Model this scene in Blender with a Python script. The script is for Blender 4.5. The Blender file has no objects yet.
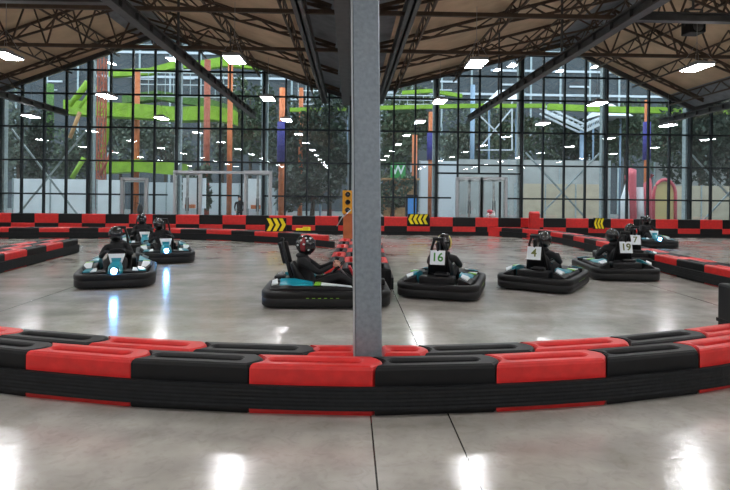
import bpy, bmesh, math, random
from mathutils import Vector, Matrix
random.seed(7)
C = bpy.context.scene.collection
PI = math.pi
def R(d): return math.radians(d)
# ------------------------------------------------------------------ camera
F = 560.0; PX, PY = 365.0, 194.0; CH = 1.75; YAW = R(1.53); ROLL = R(0.62)
fwd = Vector((math.sin(YAW), math.cos(YAW), 0)); rt0 = Vector((math.cos(YAW), -math.sin(YAW), 0)); up0 = Vector((0, 0, 1))
rt = rt0*math.cos(ROLL) + up0*math.sin(ROLL); up = up0*math.cos(ROLL) - rt0*math.sin(ROLL)
EYE = Vector((0, 0, CH))
def ray(px, py): return fwd*F + rt*(px-PX) - up*(py-PY)
def G(px, py, z=0.0):
    d = ray(px, py); return EYE + d*((z-CH)/d.z)
def P(px, py, y):
    d = ray(px, py); return EYE + d*(y/d.y)
def proj(p):
    q = Vector(p)-EYE; z = q.dot(fwd)
    if z < .1: return (-9999, -9999)
    return (PX+F*q.dot(rt)/z, PY-F*q.dot(up)/z)
cd = bpy.data.cameras.new('camera'); cam = bpy.data.objects.new('camera', cd); C.objects.link(cam)
m = Matrix.Identity(4)
for i, v in enumerate((rt, up, -fwd)):
    for j in range(3): m[j][i] = v[j]
m.translation = EYE; cam.matrix_world = m
cd.sensor_width = 36; cd.lens = 36*F/730; cd.shift_y = -(245-PY)/730; cd.clip_end = 300
bpy.context.scene.camera = cam
vs = bpy.context.scene.view_settings
vs.view_transform = 'Standard'; vs.look = 'None'; vs.gamma = 1; vs.exposure = 0.0; vs.use_curve_mapping = False
# ------------------------------------------------------------------ materials
def lin(c):
    def f(v):
        v /= 255.0
        return v/12.92 if v <= .04045 else ((v+.055)/1.055)**2.4
    return (f(c[0]), f(c[1]), f(c[2]), 1)
M = {}
def mat(name, col, rough=.5, metal=0., nscale=0, namt=.2, bump=0., coat=0., emit=None, estr=0, spec=None):
    m = bpy.data.materials.new(name); m.use_nodes = True; nt = m.node_tree; b = nt.nodes['Principled BSDF']
    c = lin(col)
    b.inputs['Base Color'].default_value = c; b.inputs['Roughness'].default_value = rough; b.inputs['Metallic'].default_value = metal
    b.inputs['Coat Weight'].default_value = coat
    if spec is not None: b.inputs['Specular IOR Level'].default_value = spec
    if nscale:
        tc = nt.nodes.new('ShaderNodeTexCoord'); no = nt.nodes.new('ShaderNodeTexNoise'); no.inputs['Scale'].default_value = nscale; no.inputs['Detail'].default_value = 5
        nt.links.new(tc.outputs['Object'], no.inputs['Vector'])
        cr = nt.nodes.new('ShaderNodeValToRGB'); cr.color_ramp.elements[0].position = .3; cr.color_ramp.elements[1].position = .7
        cr.color_ramp.elements[0].color = tuple(v*(1-namt) for v in c[:3])+(1,); cr.color_ramp.elements[1].color = tuple(min(1, v*(1+namt)) for v in c[:3])+(1,)
        nt.links.new(no.outputs['Fac'], cr.inputs['Fac']); nt.links.new(cr.outputs['Color'], b.inputs['Base Color'])
        if bump:
            bp = nt.nodes.new('ShaderNodeBump'); bp.inputs['Strength'].default_value = bump; bp.inputs['Distance'].default_value = .02
            nt.links.new(no.outputs['Fac'], bp.inputs['Height']); nt.links.new(bp.outputs['Normal'], b.inputs['Normal'])
    if emit: b.inputs['Emission Color'].default_value = lin(emit); b.inputs['Emission Strength'].default_value = estr
    M[name] = m; return m
mat('red_plastic', (212, 42, 40), .42, nscale=9, namt=.12)
mat('black_plastic', (13, 14, 16), .5, spec=.35, nscale=9, namt=.2)
mat('rubber', (22, 24, 26), .7, nscale=14, namt=.25, bump=.2, spec=.3)
mat('galvanised', (140, 150, 158), .5, .55, nscale=26, namt=.14, bump=.05)
mat('frame_dark', (24, 34, 38), .6, .2)
mat('frame_grey', (160, 172, 174), .5, .3, nscale=8)
mat('silver', (186, 192, 196), .35, .5)
mat('truss', (78, 64, 52), .6, .2, nscale=6)
mat('beam_dark', (74, 74, 74), .5, .4, nscale=5)
mat('roof_tan', (196, 172, 144), .85, nscale=1.5, namt=.12)
mat('roof_grey', (118, 122, 128), .6, .3, nscale=3)
mat('wall_side', (110, 112, 114), .8, nscale=1)
mat('lamp_body', (150, 152, 155), .5, .4)
mat('lamp_glow', (255, 255, 255), .5, emit=(250, 250, 252), estr=86)
mat('head_glow', (255, 255, 255), .5, emit=(95, 175, 255), estr=230)
mat('yellow', (248, 226, 20), .5, emit=None)
mat('signal_yellow', (235, 165, 20), .5)
mat('orange', (196, 108, 62), .6, nscale=3)
mat('orange_red', (160, 84, 62), .6, nscale=3)
mat('blue_pad', (52, 50, 128), .7, nscale=5)
mat('lime', (128, 168, 36), .55, nscale=2)
mat('lime_dark', (80, 118, 50), .6, nscale=2)
mat('kart_black', (13, 14, 16), .5, spec=.35, nscale=8)
mat('kart_white', (218, 226, 230), .3)
mat('kart_teal', (20, 140, 160), .3, coat=.3)
mat('kart_red', (190, 24, 40), .35)
mat('kart_green', (140, 205, 60), .4)
mat('digit_green', (52, 130, 40), .5)
mat('digit_olive', (92, 104, 40), .5)
mat('metal', (150, 152, 155), .35, .8)
mat('cloth_black', (22, 23, 26), .85, nscale=22, namt=.3, bump=.25)
mat('cloth_dark', (34, 38, 46), .85, nscale=22, namt=.3, bump=.25)
mat('skin', (205, 160, 138), .6)
mat('helmet_black', (20, 20, 22), .25, coat=.5)
mat('helmet_red', (120, 22, 32), .25, coat=.5)
mat('helmet_white', (205, 208, 210), .3)
mat('helmet_gold', (190, 170, 70), .35)
mat('visor', (30, 34, 40), .1, coat=.6)
mat('tyre', (18, 18, 19), .8)
mat('hoarding', (236, 240, 244), .7, nscale=1.2, namt=.08)
mat('concrete_wall', (164, 166, 164), .8, nscale=1.0, namt=.15)
mat('beige_wall', (190, 178, 156), .8, nscale=1.5, namt=.12)
mat('cladding', (66, 72, 76), .7, nscale=.6, namt=.25)
mat('clad_light', (196, 202, 208), .6)
mat('pave', (120, 122, 118), .8, nscale=2)
mat('leaf', (44, 58, 44), .7, nscale=2.5, namt=.45)
mat('leaf_mid', (72, 88, 66), .7, nscale=2.5, namt=.45)
mat('leaf_pale', (104, 114, 100), .7, nscale=2.5, namt=.35)
mat('bark', (70, 60, 50), .9, nscale=6)
mat('wood', (176, 136, 92), .7, nscale=6)
mat('sign_green', (40, 150, 70), .5)
mat('pink', (206, 92, 104), .6)
mat('pale', (222, 222, 226), .6)
mat('sand', (205, 186, 130), .7)
mat('blue_panel', (60, 120, 190), .4, emit=(60, 150, 230), estr=.35)
mat('glass_dark', (20, 14, 12), .15, coat=.5)
mat('steel_blue', (128, 150, 172), .5, .3)
def glass():
    m = bpy.data.materials.new('glass'); m.use_nodes = True; nt = m.node_tree
    for n in list(nt.nodes):
        if n.type != 'OUTPUT_MATERIAL': nt.nodes.remove(n)
    out = [n for n in nt.nodes if n.type == 'OUTPUT_MATERIAL'][0]
    t = nt.nodes.new('ShaderNodeBsdfTransparent'); t.inputs['Color'].default_value = (.86, .92, .9, 1)
    g = nt.nodes.new('ShaderNodeBsdfGlossy'); g.inputs['Roughness'].default_value = .012; g.inputs['Color'].default_value = (.9, .95, 1, 1)
    fr = nt.nodes.new('ShaderNodeFresnel'); fr.inputs['IOR'].default_value = 1.62
    ma = nt.nodes.new('ShaderNodeMath'); ma.operation = 'MULTIPLY'; ma.inputs[1].default_value = 1.7; ma.use_clamp = True
    mx = nt.nodes.new('ShaderNodeMixShader')
    nt.links.new(fr.outputs[0], ma.inputs[0]); nt.links.new(ma.outputs[0], mx.inputs[0]); nt.links.new(t.outputs[0], mx.inputs[1]); nt.links.new(g.outputs[0], mx.inputs[2]); df = nt.nodes.new('ShaderNodeBsdfDiffuse'); df.inputs['Color'].default_value = (.8, .85, .88, 1); m2 = nt.nodes.new('ShaderNodeMixShader'); m2.inputs[0].default_value = .05; nt.links.new(mx.outputs[0], m2.inputs[1]); nt.links.new(df.outputs[0], m2.inputs[2]); nt.links.new(m2.outputs[0], out.inputs[0])
    M['glass'] = m
glass()
def floor_mat():
    m = bpy.data.materials.new('floor'); m.use_nodes = True; nt = m.node_tree; b = nt.nodes['Principled BSDF']; L = nt.links.new; N = nt.nodes.new
    tc = N('ShaderNodeTexCoord')
    def noise(s, d=6, dist=0, scl=None):
        n = N('ShaderNodeTexNoise'); n.inputs['Scale'].default_value = s; n.inputs['Detail'].default_value = d; n.inputs['Distortion'].default_value = dist
        if scl:
            mp = N('ShaderNodeMapping'); mp.inputs['Scale'].default_value = scl; L(tc.outputs['Object'], mp.inputs['Vector']); L(mp.outputs[0], n.inputs['Vector'])
        else: L(tc.outputs['Object'], n.inputs['Vector'])
        return n
    def ramp(n, p0, c0, p1, c1):
        r = N('ShaderNodeValToRGB'); r.color_ramp.elements[0].position = p0; r.color_ramp.elements[1].position = p1
        r.color_ramp.elements[0].color = c0; r.color_ramp.elements[1].color = c1; L(n.outputs['Fac'], r.inputs['Fac']); return r
    base = ramp(noise(.55, 5, .2), .2, lin((170, 164, 154)),   .8, lin((222, 220, 214)))
    n2 = ramp(noise(2.3, 9), .2, (.4, .39, .37, 1), .7, (1, 1, 1, 1))
    mx = N('ShaderNodeMix'); mx.data_type = 'RGBA'; mx.blend_type = 'MULTIPLY'; mx.inputs[0].default_value = .6; L(base.outputs[0], mx.inputs[6]); L(n2.outputs[0], mx.inputs[7])
    n3 = ramp(noise(9, 9, 1.5), .34, (.55, .52, .48, 1), .5, (1, 1, 1, 1))
    mx3 = N('ShaderNodeMix'); mx3.data_type = 'RGBA'; mx3.blend_type = 'MULTIPLY'; mx3.inputs[0].default_value = .2; L(mx.outputs[2], mx3.inputs[6]); L(n3.outputs[0], mx3.inputs[7]); mx = mx3
    st = ramp(noise(1.0, 4, .1, (.3, 1.5, 1)), .35, (1, 1, 1, 1), .85, (.5, .49, .49, 1))     # long tyre-worn stains
    mx2 = N('ShaderNodeMix'); mx2.data_type = 'RGBA'; mx2.blend_type = 'MULTIPLY'; mx2.inputs[0].default_value = .8; L(mx.outputs[2], mx2.inputs[6]); L(st.outputs[0], mx2.inputs[7])
    sep = N('ShaderNodeSeparateXYZ'); L(tc.outputs['Object'], sep.inputs[0])
    prev = mx2.outputs[2]
    def line(out, at, w):
        nonlocal prev
        s = N('ShaderNodeMath'); s.operation = 'SUBTRACT'; L(sep.outputs[out], s.inputs[0]); s.inputs[1].default_value = at
        a = N('ShaderNodeMath'); a.operation = 'ABSOLUTE'; L(s.outputs[0], a.inputs[0])
        c = N('ShaderNodeMath'); c.operation = 'LESS_THAN'; L(a.outputs[0], c.inputs[0]); c.inputs[1].default_value = w
        x = N('ShaderNodeMix'); x.data_type = 'RGBA'; L(c.outputs[0], x.inputs[0]); L(prev, x.inputs[6]); x.inputs[7].default_value = lin((70, 68, 64)); prev = x.outputs[2]
    for X in (G(373, 440).x, G(465, 452).x, G(373, 440).x-5.2, G(465, 452).x+5.2): line('X', X, .006)
    
    L(prev, b.inputs['Base Color'])
    b.inputs['Roughness'].default_value = .17; b.inputs['Specular IOR Level'].default_value = .85
    bn = noise(7, 6); bp = N('ShaderNodeBump'); bp.inputs['Strength'].default_value = .12; bp.inputs['Distance'].default_value = .02; L(bn.outputs['Fac'], bp.inputs['Height']); L(bp.outputs[0], b.inputs['Normal'])
    M['floor'] = m
floor_mat()
# ------------------------------------------------------------------ mesh builder
class MB:
    def __init__(s): s.v = []; s.f = []; s.mi = []; s.sm = []; s.mats = []; s.cur = 0; s.smooth = False
    def use(s, mname):
        if mname not in s.mats: s.mats.append(mname)
        s.cur = s.mats.index(mname); return s
    def add(s, vs_, fs, mtx=None):
        o = len(s.v)
        for p in vs_:
            p = Vector(p); s.v.append(mtx @ p if mtx else p)
        for f in fs: s.f.append([i+o for i in f]); s.mi.append(s.cur); s.sm.append(s.smooth)
        return s
    def box(s, a, b, mtx=None):
        (x0, y0, z0), (x1, y1, z1) = a, b
        if x0 > x1: x0, x1 = x1, x0
        if y0 > y1: y0, y1 = y1, y0
        if z0 > z1: z0, z1 = z1, z0
        v = [(x0, y0, z0), (x1, y0, z0), (x1, y1, z0), (x0, y1, z0), (x0, y0, z1), (x1, y0, z1), (x1, y1, z1), (x0, y1, z1)]
        return s.add(v, [(0, 3, 2, 1), (4, 5, 6, 7), (0, 1, 5, 4), (1, 2, 6, 5), (2, 3, 7, 6), (3, 0, 4, 7)], mtx)
    def bar(s, a, b, w, h=None, n=4):
        a = Vector(a); b = Vector(b); h = h or w; d = (b-a)
        if d.length < 1e-5: return s
        d.normalize(); u = Vector((0, 0, 1)) if abs(d.z) < .95 else Vector((0, 1, 0))
        r = d.cross(u).normalized(); q = r.cross(d).normalized(); v = []
        for p in (a, b):
            for k in range(n):
                if n == 4: cx, cy = ((-1, -1), (1, -1), (1, 1), (-1, 1))[k]
                else: cx, cy = math.cos(2*PI*k/n), math.sin(2*PI*k/n)
                v.append(p + r*(cx*w/2) + q*(cy*h/2))
        fs = [(k, (k+1) % n, n+(k+1) % n, n+k) for k in range(n)] + [tuple(range(n))[::-1], tuple(range(n, 2*n))]
        return s.add(v, fs)
    def tube(s, pts, r, n=8, closed=False):
        pts = [Vector(p) for p in pts]; o = len(s.v); N_ = len(pts); V = []
        for i, p in enumerate(pts):
            a = pts[(i-1) % N_] if (closed or i > 0) else p; b = pts[(i+1) % N_] if (closed or i < N_-1) else p
            d = (b-a).normalized(); u = Vector((0, 0, 1)) if abs(d.z) < .9 else Vector((1, 0, 0))
            x = d.cross(u).normalized(); y = x.cross(d).normalized(); rr = r[i] if isinstance(r, (list, tuple)) else r
            for k in range(n): V.append(p + x*math.cos(2*PI*k/n)*rr + y*math.sin(2*PI*k/n)*rr)
        fs = []
        for i in range(N_ if closed else N_-1):
            j = (i+1) % N_
            for k in range(n): fs.append((i*n+k, i*n+(k+1) % n, j*n+(k+1) % n, j*n+k))
        if not closed: fs += [tuple(range(n))[::-1], tuple(range((N_-1)*n, N_*n))]
        return s.add(V, fs)
    def loft(s, rings, cap0=True, cap1=True, closed=True):
        n = len(rings[0]); V = [p for r in rings for p in r]; fs = []
        for i in range(len(rings)-1):
            for k in range(n if closed else n-1): fs.append((i*n+k, i*n+(k+1) % n, (i+1)*n+(k+1) % n, (i+1)*n+k))
        if cap0: fs.append(tuple(range(n))[::-1])
        if cap1: fs.append(tuple(range((len(rings)-1)*n, len(rings)*n)))
        return s.add(V, fs)
    def ell(s, c, r, nu=16, nv=10, mtx=None, zmin=-1, zmax=1):
        V = []; fs = []; a0 = math.asin(zmin); a1 = math.asin(zmax)
        for j in range(nv+1):
            t = a0+(a1-a0)*j/nv
            for k in range(nu):
                p = 2*PI*k/nu; V.append(Vector((c[0]+r[0]*math.cos(t)*math.cos(p), c[1]+r[1]*math.cos(t)*math.sin(p), c[2]+r[2]*math.sin(t))))
        for j in range(nv):
            for k in range(nu): fs.append((j*nu+k, j*nu+(k+1) % nu, (j+1)*nu+(k+1) % nu, (j+1)*nu+k))
        return s.add(V, fs, mtx)
    def disc(s, c, nrm, r, t, n=20):
        nrm = Vector(nrm).normalized(); c = Vector(c); return s.bar(c-nrm*t/2, c+nrm*t/2, 2*r, 2*r, n)
    def prism(s, pts, d):
        pts = [Vector(p) for p in pts]; d = Vector(d); n = len(pts)
        return s.add(pts+[p+d for p in pts], [tuple(range(n))[::-1], tuple(range(n, 2*n))]+[(k, (k+1) % n, n+(k+1) % n, n+k) for k in range(n)])
    def mesh(s, name):
        me = bpy.data.meshes.new(name); me.from_pydata([tuple(p) for p in s.v], [], s.f)
        for mn in s.mats: me.materials.append(M[mn])
        me.polygons.foreach_set('material_index', s.mi); me.polygons.foreach_set('use_smooth', s.sm)
        bm = bmesh.new(); bm.from_mesh(me); bmesh.ops.recalc_face_normals(bm, faces=bm.faces); bm.to_mesh(me); bm.free(); me.update(); return me
    def build(s, name, parent=None, bevel=0, origin=None):
        if origin is not None:
            o = Vector(origin); s.v = [p-o for p in s.v]
        ob = bpy.data.objects.new(name, s.mesh(name)); C.objects.link(ob)
        if parent: ob.parent = parent
        if origin is not None: ob.location = origin
        if bevel:
            md = ob.modifiers.new('bevel', 'BEVEL'); md.width = bevel; md.segments = 2; md.limit_method = 'ANGLE'
        return ob
def B(mname, smooth=False):
    b = MB(); b.use(mname); b.smooth = smooth; return b
def tag(o, label=None, cat=None, group=None, kind=None):
    if label: o['label'] = label
    if cat: o['category'] = cat
    if group: o['group'] = group
    if kind: o['kind'] = kind
    return o
def empty(name, loc=(0, 0, 0), rz=0):
    o = bpy.data.objects.new(name, None); C.objects.link(o); o.location = loc; o.rotation_euler = (0, 0, rz); o.empty_display_size = .2; return o
def kids(o): return [c for c in ALLKIDS.get(o.name, [])]
def copy_tree(o, parent=None):
    c = o.copy(); C.objects.link(c); c.parent = parent
    for ch in [x for x in C.objects if x.parent == o]: copy_tree(ch, c)
    return c
def struct(o): o['kind'] = 'structure'; return o
ORD = ['', 'first', 'second', 'third', 'fourth', 'fifth', 'sixth', 'seventh', 'eighth', 'ninth', 'tenth', 'eleventh', 'twelfth', 'thirteenth', 'fourteenth', 'fifteenth', 'sixteenth', 'seventeenth', 'eighteenth', 'nineteenth', 'twentieth'] + ['twenty-'+w for w in ('first', 'second', 'third', 'fourth', 'fifth', 'sixth', 'seventh', 'eighth', 'ninth')] + ['thirtieth'] + ['thirty-'+w for w in ('first', 'second', 'third', 'fourth', 'fifth', 'sixth', 'seventh', 'eighth', 'ninth')] + ['fortieth']
def in_view(p, mg=0):
    x, y = proj(p); return -mg <= x <= 730+mg and -mg <= y <= 490+mg
# ------------------------------------------------------------------ hall shell
GY = 26.0; XL, XR, YB = -27.0, 27.0, -14.0
struct(B('floor').box((XL, YB, -.2), (XR, GY+.2, 0)).build('floor'))
EZ = 6.25
VAL = [-32.4, -16.3, 0, 16.1, 32.2]; RID = [-24.3, -8.7, 9.8, 24.2]; RZ = [9.1, 9.1, 8.9, 8.9]; VZ = [EZ, EZ, EZ, 6.0, 6.0]
def roofz(x):
    for i in range(4):
        a, r, b = VAL[i], RID[i], VAL[i+1]
        if a <= x <= b:
            return VZ[i]+(RZ[i]-VZ[i])*(x-a)/(r-a) if x <= r else RZ[i]+(VZ[i+1]-RZ[i])*(x-r)/(b-r)
    return EZ
rb = B('roof_tan')
xs = sorted(set([XL] + [v for v in VAL+RID if XL < v < XR] + [v+d for v in (-16.3, 0, 16.1) for d in (-1.2, 1.2)] + [r+d for r in RID for d in (-1.0, 1.0) if XL < r+d < XR] + [XR]))
for a, b in zip(xs, xs[1:]):
    mid = (a+b)/2
    grey = any(abs(mid-v) < 1.2 for v in VAL) or any(abs(mid-r) < 1.0 for r in RID)
    rb.use('roof_grey' if grey else 'roof_tan')
    za, zb = roofz(a), roofz(b)
    rb.prism([(a, YB, za), (b, YB, zb), (b, YB, zb+.25), (a, YB, za+.25)], (0, GY+.5-YB, 0))
# corrugated deck ribs below the tan lining
struct(rb.build('ceiling'))
struct(B('wall_side').box((XL-.2, YB, 0), (XL, GY, 9)).build('wall_left'))
struct(B('wall_side').box((XR, YB, 0), (XR+.2, GY, 9)).build('wall_right'))
struct(B('wall_side').box((XL-.2, YB-.2, 0), (XR+.2, YB, 10)).build('wall_back'))
# glazed wall -------------------------------------------------------
TZ = [.08, 1.61, 3.15, 4.68, 6.2, 7.3, 8.3]
n = 0
for k in range(-6, 6):
    x0, x1 = k*4.0, k*4.0+4
    n += 1
    if k in (-6, 5): pass
    zt = lambda x: roofz(x)-.02
    g = B('glass'); pts = sorted(set([x0, x1]+[v for v in VAL+RID if x0 < v < x1]))
    prof = [(x0, GY, .05)]+[(x1, GY, .05)]+[(x, GY, zt(x)) for x in reversed(pts)]
    w = g.add(prof, [tuple(range(len(prof)))]).build('window_%d' % n); struct(w)
    fr = B('frame_dark')
    door_r = (k == 1)
    for j in range(4):
        x = x0+j
        if j == 0: continue
        zlo = 0
        if k == 1 and j in (2,): zlo = 2.72
        fr.box((x-.037, GY-.09, zlo), (x+.037, GY+.06, zt(x)))
    for z in TZ:
        # clip transoms under the gable
        a, b = x0, x1; xa = None
        N_ = 40; run = []
        for q in range(N_+1):
            x = x0+4*q/N_
            ok = zt(x) > z+.05
            if k == 1 and 0 < z < 2.6 and 0.75 < x-x0 < 3.1: ok = False
            if k in (-4, -2, -3) and z < 2.6 and any(aa < x < bb for aa, bb in ((-8.35, -7.0), (-5.05, -3.6))): ok = False
            if ok: run.append(x)
            if (not ok or q == N_) and run:
                if len(run) > 1: fr.box((run[0], GY-.07, z-.037), (run[-1], GY+.05, z+.037))
                run = []
    if k == 1: fr.box((x0, GY-.08, 2.72), (x1, GY+.06, 2.8))
    fr.build('window_frame', w)
# wall columns
for k in range(-6, 7):
    x = k*4.0; zt_ = roofz(x)-.05
    c = B('frame_grey'); c.box((x-.14, GY+.1, 0), (x+.14, GY+.38, zt_)); c.use('frame_dark').box((x-.05, GY-.12, 0), (x+.05, GY+.1, zt_))
    struct(c.build('trim_%d' % (k+7)))
# bracing behind the glass
ti = 20
for x0, z0, z1 in ((-16, 0, 4.6), (8, 0, 3.8), (16, 0, 3.8)):
    b = B('frame_grey')
    b.bar((x0+.3, GY+.25, z0+.1), (x0+3.8, GY+.25, z1), .07); b.bar((x0+.3, GY+.33, z1), (x0+3.8, GY+.33, z0+.1), .07)
    struct(b.build('trim_%d' % ti)); ti += 1
# gable edge flashing along the glass wall
e = B('beam_dark')
for i in range(4):
    for (xa, za), (xb, zb) in (((VAL[i], VZ[i]), (RID[i], RZ[i])), ((RID[i], RZ[i]), (VAL[i+1], VZ[i+1]))):
        a = Vector((xa, GY-.15, za-.1)); b = Vector((xb, GY-.15, zb-.1))
        if xa < XL: a = a+(b-a)*((XL-xa)/(xb-xa))
        if xb > XR: b = a+(b-a)*((XR-a.x)/(xb-a.x))
        e.bar(a, b, .12, .2)
struct(e.build('trim_30'))
# valley gutters and long edge beams
for i, (x, z, w, h) in enumerate(((-1.2, 6.05, .26, .34), (1.35, 6.05, .26, .34), (-.22, 5.95, .34, .3))):
    if i == 2: b = B('beam_dark').box((x-w/2, 5.2, z-h/2), (x+w/2, GY-.3, z+h/2))
    else:
        b = B('beam_dark'); b.box((x-w/2, -4, z-h/2), (x+w/2, GY-.3, z-h/2+.04)); b.box((x-w/2, -4, z+h/2-.04), (x+w/2, GY-.3, z+h/2)); b.box((x-.03, -4, z-h/2), (x+.03, GY-.3, z+h/2))
    struct(b.build('trim_%d' % (31+i)))
# ------------------------------------------------------------------ roof trusses
bays = [(1, 'left'), (2, 'right')]
for bi, bname in bays:
    a, r, b_ = VAL[bi], RID[bi], VAL[bi+1]; za, zr, zb = VZ[bi], RZ[bi], VZ[bi+1]
    Ys = [24.4, 20.8, 17.2, 13.6]
    for yi, Y in enumerate(Ys):
        t = empty('roof_truss', ((a+b_)/2, Y, EZ-.1)); o = Vector(t.location)
        tag(t, 'brown steel lattice roof truss in the %s gable, %s back from the glass wall' % (bname, ORD[yi+1]), 'truss', 'lattice roof trusses under the %s gable' % bname)
        tc = B('truss'); bc = B('truss'); wb = B('truss')
        def zz(x): return roofz(x)
        D = .3 if yi == 0 else .55
        A = (a+.5, Y, zz(a+.5)-.12); Rr = (r, Y, zr-.12); Bb = (b_-.5, Y, zz(b_-.5)-.12)
        tc.bar(A, Rr, .07, .09); tc.bar(Rr, Bb, .07, .09)
        ns = 7
        for (p, q) in ((Vector(A), Vector(Rr)), (Vector(Bb), Vector(Rr))):
            lo0 = p+Vector((0, 0, -.1)); lo1 = q+Vector((0, 0, -D))
            bc.bar(lo0, lo1, .06, .07)
            for s_ in range(ns):
                u0 = p.lerp(q, s_/ns); u1 = p.lerp(q, (s_+1)/ns); m_ = lo0.lerp(lo1, (s_+.5)/ns)
                wb.bar(u0, m_, .045); wb.bar(m_, u1, .045)
        if Y < 18:
            z0 = EZ-.1
            bc.bar((a+.4, Y, z0), (b_-.4, Y, z0), .09, .1)
            nn = 14
            for s_ in range(nn):
                x = a+.6+(b_-a-1.2)*(s_+.5)/nn; xl = a+.6+(b_-a-1.2)*s_/nn
                zt_ = max(z0, zz(x)-1.0)
                wb.bar((xl, Y, z0), (x, Y, zt_), .04); wb.bar((x, Y, zt_), (xl+(b_-a-1.2)/nn, Y, z0), .04)
        for bb_, nm in ((tc, 'top_chord'), (bc, 'bottom_chord'), (wb, 'web')): bb_.v = [p-o for p in bb_.v]; bb_.build(nm, t)
# longitudinal purlin joists
for bi, bname in bays:
    a, r, b_ = VAL[bi], RID[bi], VAL[bi+1]
    xs_ = [a+(r-a)*f for f in (.2, .48, .76)]+[r]+[r+(b_-r)*f for f in (.24, .52, .8)]
    for xi, x in enumerate(xs_):
        z = roofz(x)-.14; D = .4
        j = B('truss'); j.bar((x, 6, z), (x, GY-.3, z), .05, .06); j.bar((x, 6, z-D), (x, GY-.3, z-D), .05, .06)
        yy = 6.0; k = 0
        while yy < GY-1.2:
            j.bar((x, yy, z), (x, yy+.57, z-D), .035); j.bar((x, yy+.57, z-D), (x, yy+1.15, z), .035); yy += 1.15
        ob = j.build('purlin_joist', origin=(x, 6, z))
        tag(ob, 'brown open-web joist running towards the glass wall, %s from the left under the %s gable' % (ORD[xi+1], bname), 'joist', 'open-web joists under the %s gable' % bname)
# lateral outer slopes (beyond the outer valleys)
# big lattice beams running to the glass wall at 5.2 m
for x, lab in ((-12.6, 'dark steel beam entering at far left edge and ending above the white hoarding'), (-4.3, 'long dark steel beam slanting from the top left down to the wall left of the column'), (5.3, 'long dark steel beam slanting from the top right down to the wall right of the column'), (14.1, 'dark steel beam entering at the right edge and ending at the glass wall')):
    t = empty('roof_beam', (x, 6, 5.2)); tag(t, lab, 'beam')
    for nm, dz, hh, ww in (('top_flange', .1, .035, .19), ('bottom_flange', -.1, .035, .19)): B('beam_dark').box((-ww/2, -2, dz-hh/2), (ww/2, GY-6.8, dz+hh/2)).build(nm, t)
    w_ = B('beam_dark'); w_.box((-.015, -2, -.1), (.015, GY-6.8, .1))
    yy = -2
    while yy < GY-7.2: w_.box((-.08, yy, -.09), (.08, yy+.03, .09)); yy += .8
    w_.build('web', t)
    hg = B('beam_dark')
    for yy in (2, 8, 14):
        Y = 6+yy; hg.bar((0, yy, .15), (0, yy, roofz(x)-5.2-.05), .05)
    hg.build('hanger', t)
for x0, x1, Y, lab in ((-12.5, -4.4, 10.2, 'level dark cross beam at the top left corner'), (5.4, 14.0, 10.6, 'level dark cross beam at the top right reaching the hanging loudspeaker')):
    b = B('beam_dark'); b.box((x0, Y-.08, 5.12), (x1, Y+.08, 5.15)); b.box((x0, Y-.08, 5.26), (x1, Y+.08, 5.29)); b.box((x0, Y-.012, 5.15), (x1, Y+.012, 5.26))
    tag(b.build('cross_beam', origin=((x0+x1)/2, Y, 5.2)), lab, 'beam')
# ------------------------------------------------------------------ lamps
lp = empty('high_bay_lamp')
ho = B('lamp_body'); ho.box((-.2, -.38, .03), (.2, .38, .1)); ho.box((-.1, -.16, .1), (.1, .16, .17)); ho.build('lamp_housing', lp, bevel=.008)
B('lamp_glow').box((-.18, -.36, .015), (.18, .36, .03)).build('light_panel', lp)
wr = B('metal')
for sx in (-.18, .18):
    for sy in (-.36, .36): wr.bar((sx, sy, .1), (0, 0, .62), .006)
wr.bar((0, 0, .62), (0, 0, 1.35), .008); wr.build('wire', lp)
LX = [-18.4, -13.1, -7.8, -2.67, 2.88, 8.05, 13.4, 18.6]; LY = [23.3, 18.1, 12.85, 7.6, 2.4, -2.8, -8.0, -12.5]
rown = ['', '', '', 'third row from the left edge', '', '']
first = True
colname = {-18.4: 'outermost left row', -13.1: 'far left row', -7.8: 'left row', -2.67: 'row just left of the column', 2.88: 'row just right of the column', 8.05: 'right row', 13.4: 'far right row', 18.6: 'outermost right row'}
for x in LX:
    for i, y in enumerate(LY):
        o = lp if first else copy_tree(lp); first = False
        o.location = (x, y, 4.75)
        if y > 10: lab = 'hanging lamp, %s from the glass wall in the %s' % (ORD[i+1], colname[x])
        else: lab = 'hanging lamp above or behind the viewer, seen only as a reflection'
        tag(o, lab, 'lamp', 'hanging high bay lamps' if y > 10 else 'hanging lamps reflected in the glass')
for si, (Y, Z) in enumerate(((28.9, 8.5), (38.5, 10.4))):
    nm_ = ('near', 'far')[si]
    cb = B('frame_grey', True).tube([(-24, Y, Z+1.35), (24, Y, Z+1.35)], .04, 6)
    cb.bar((-24, Y, 0), (-24, Y, Z+1.5), .15); cb.bar((24, Y, 0), (24, Y, Z+1.5), .15)
    tag(cb.build('lamp_gantry', origin=(0, Y, Z+1.35)), 'thin grey gantry carrying the %s string of lamps beyond the glass' % nm_, 'gantry')
    for i in range(9):
        o = copy_tree(lp); o.location = (-18+4.4*i+si*1.7, Y, Z); tag(o, 'white lamp hung beyond the glass, %s from the left of the %s string' % (ORD[i+1], nm_), 'lamp', '%s string of lamps beyond the glass' % nm_)
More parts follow.
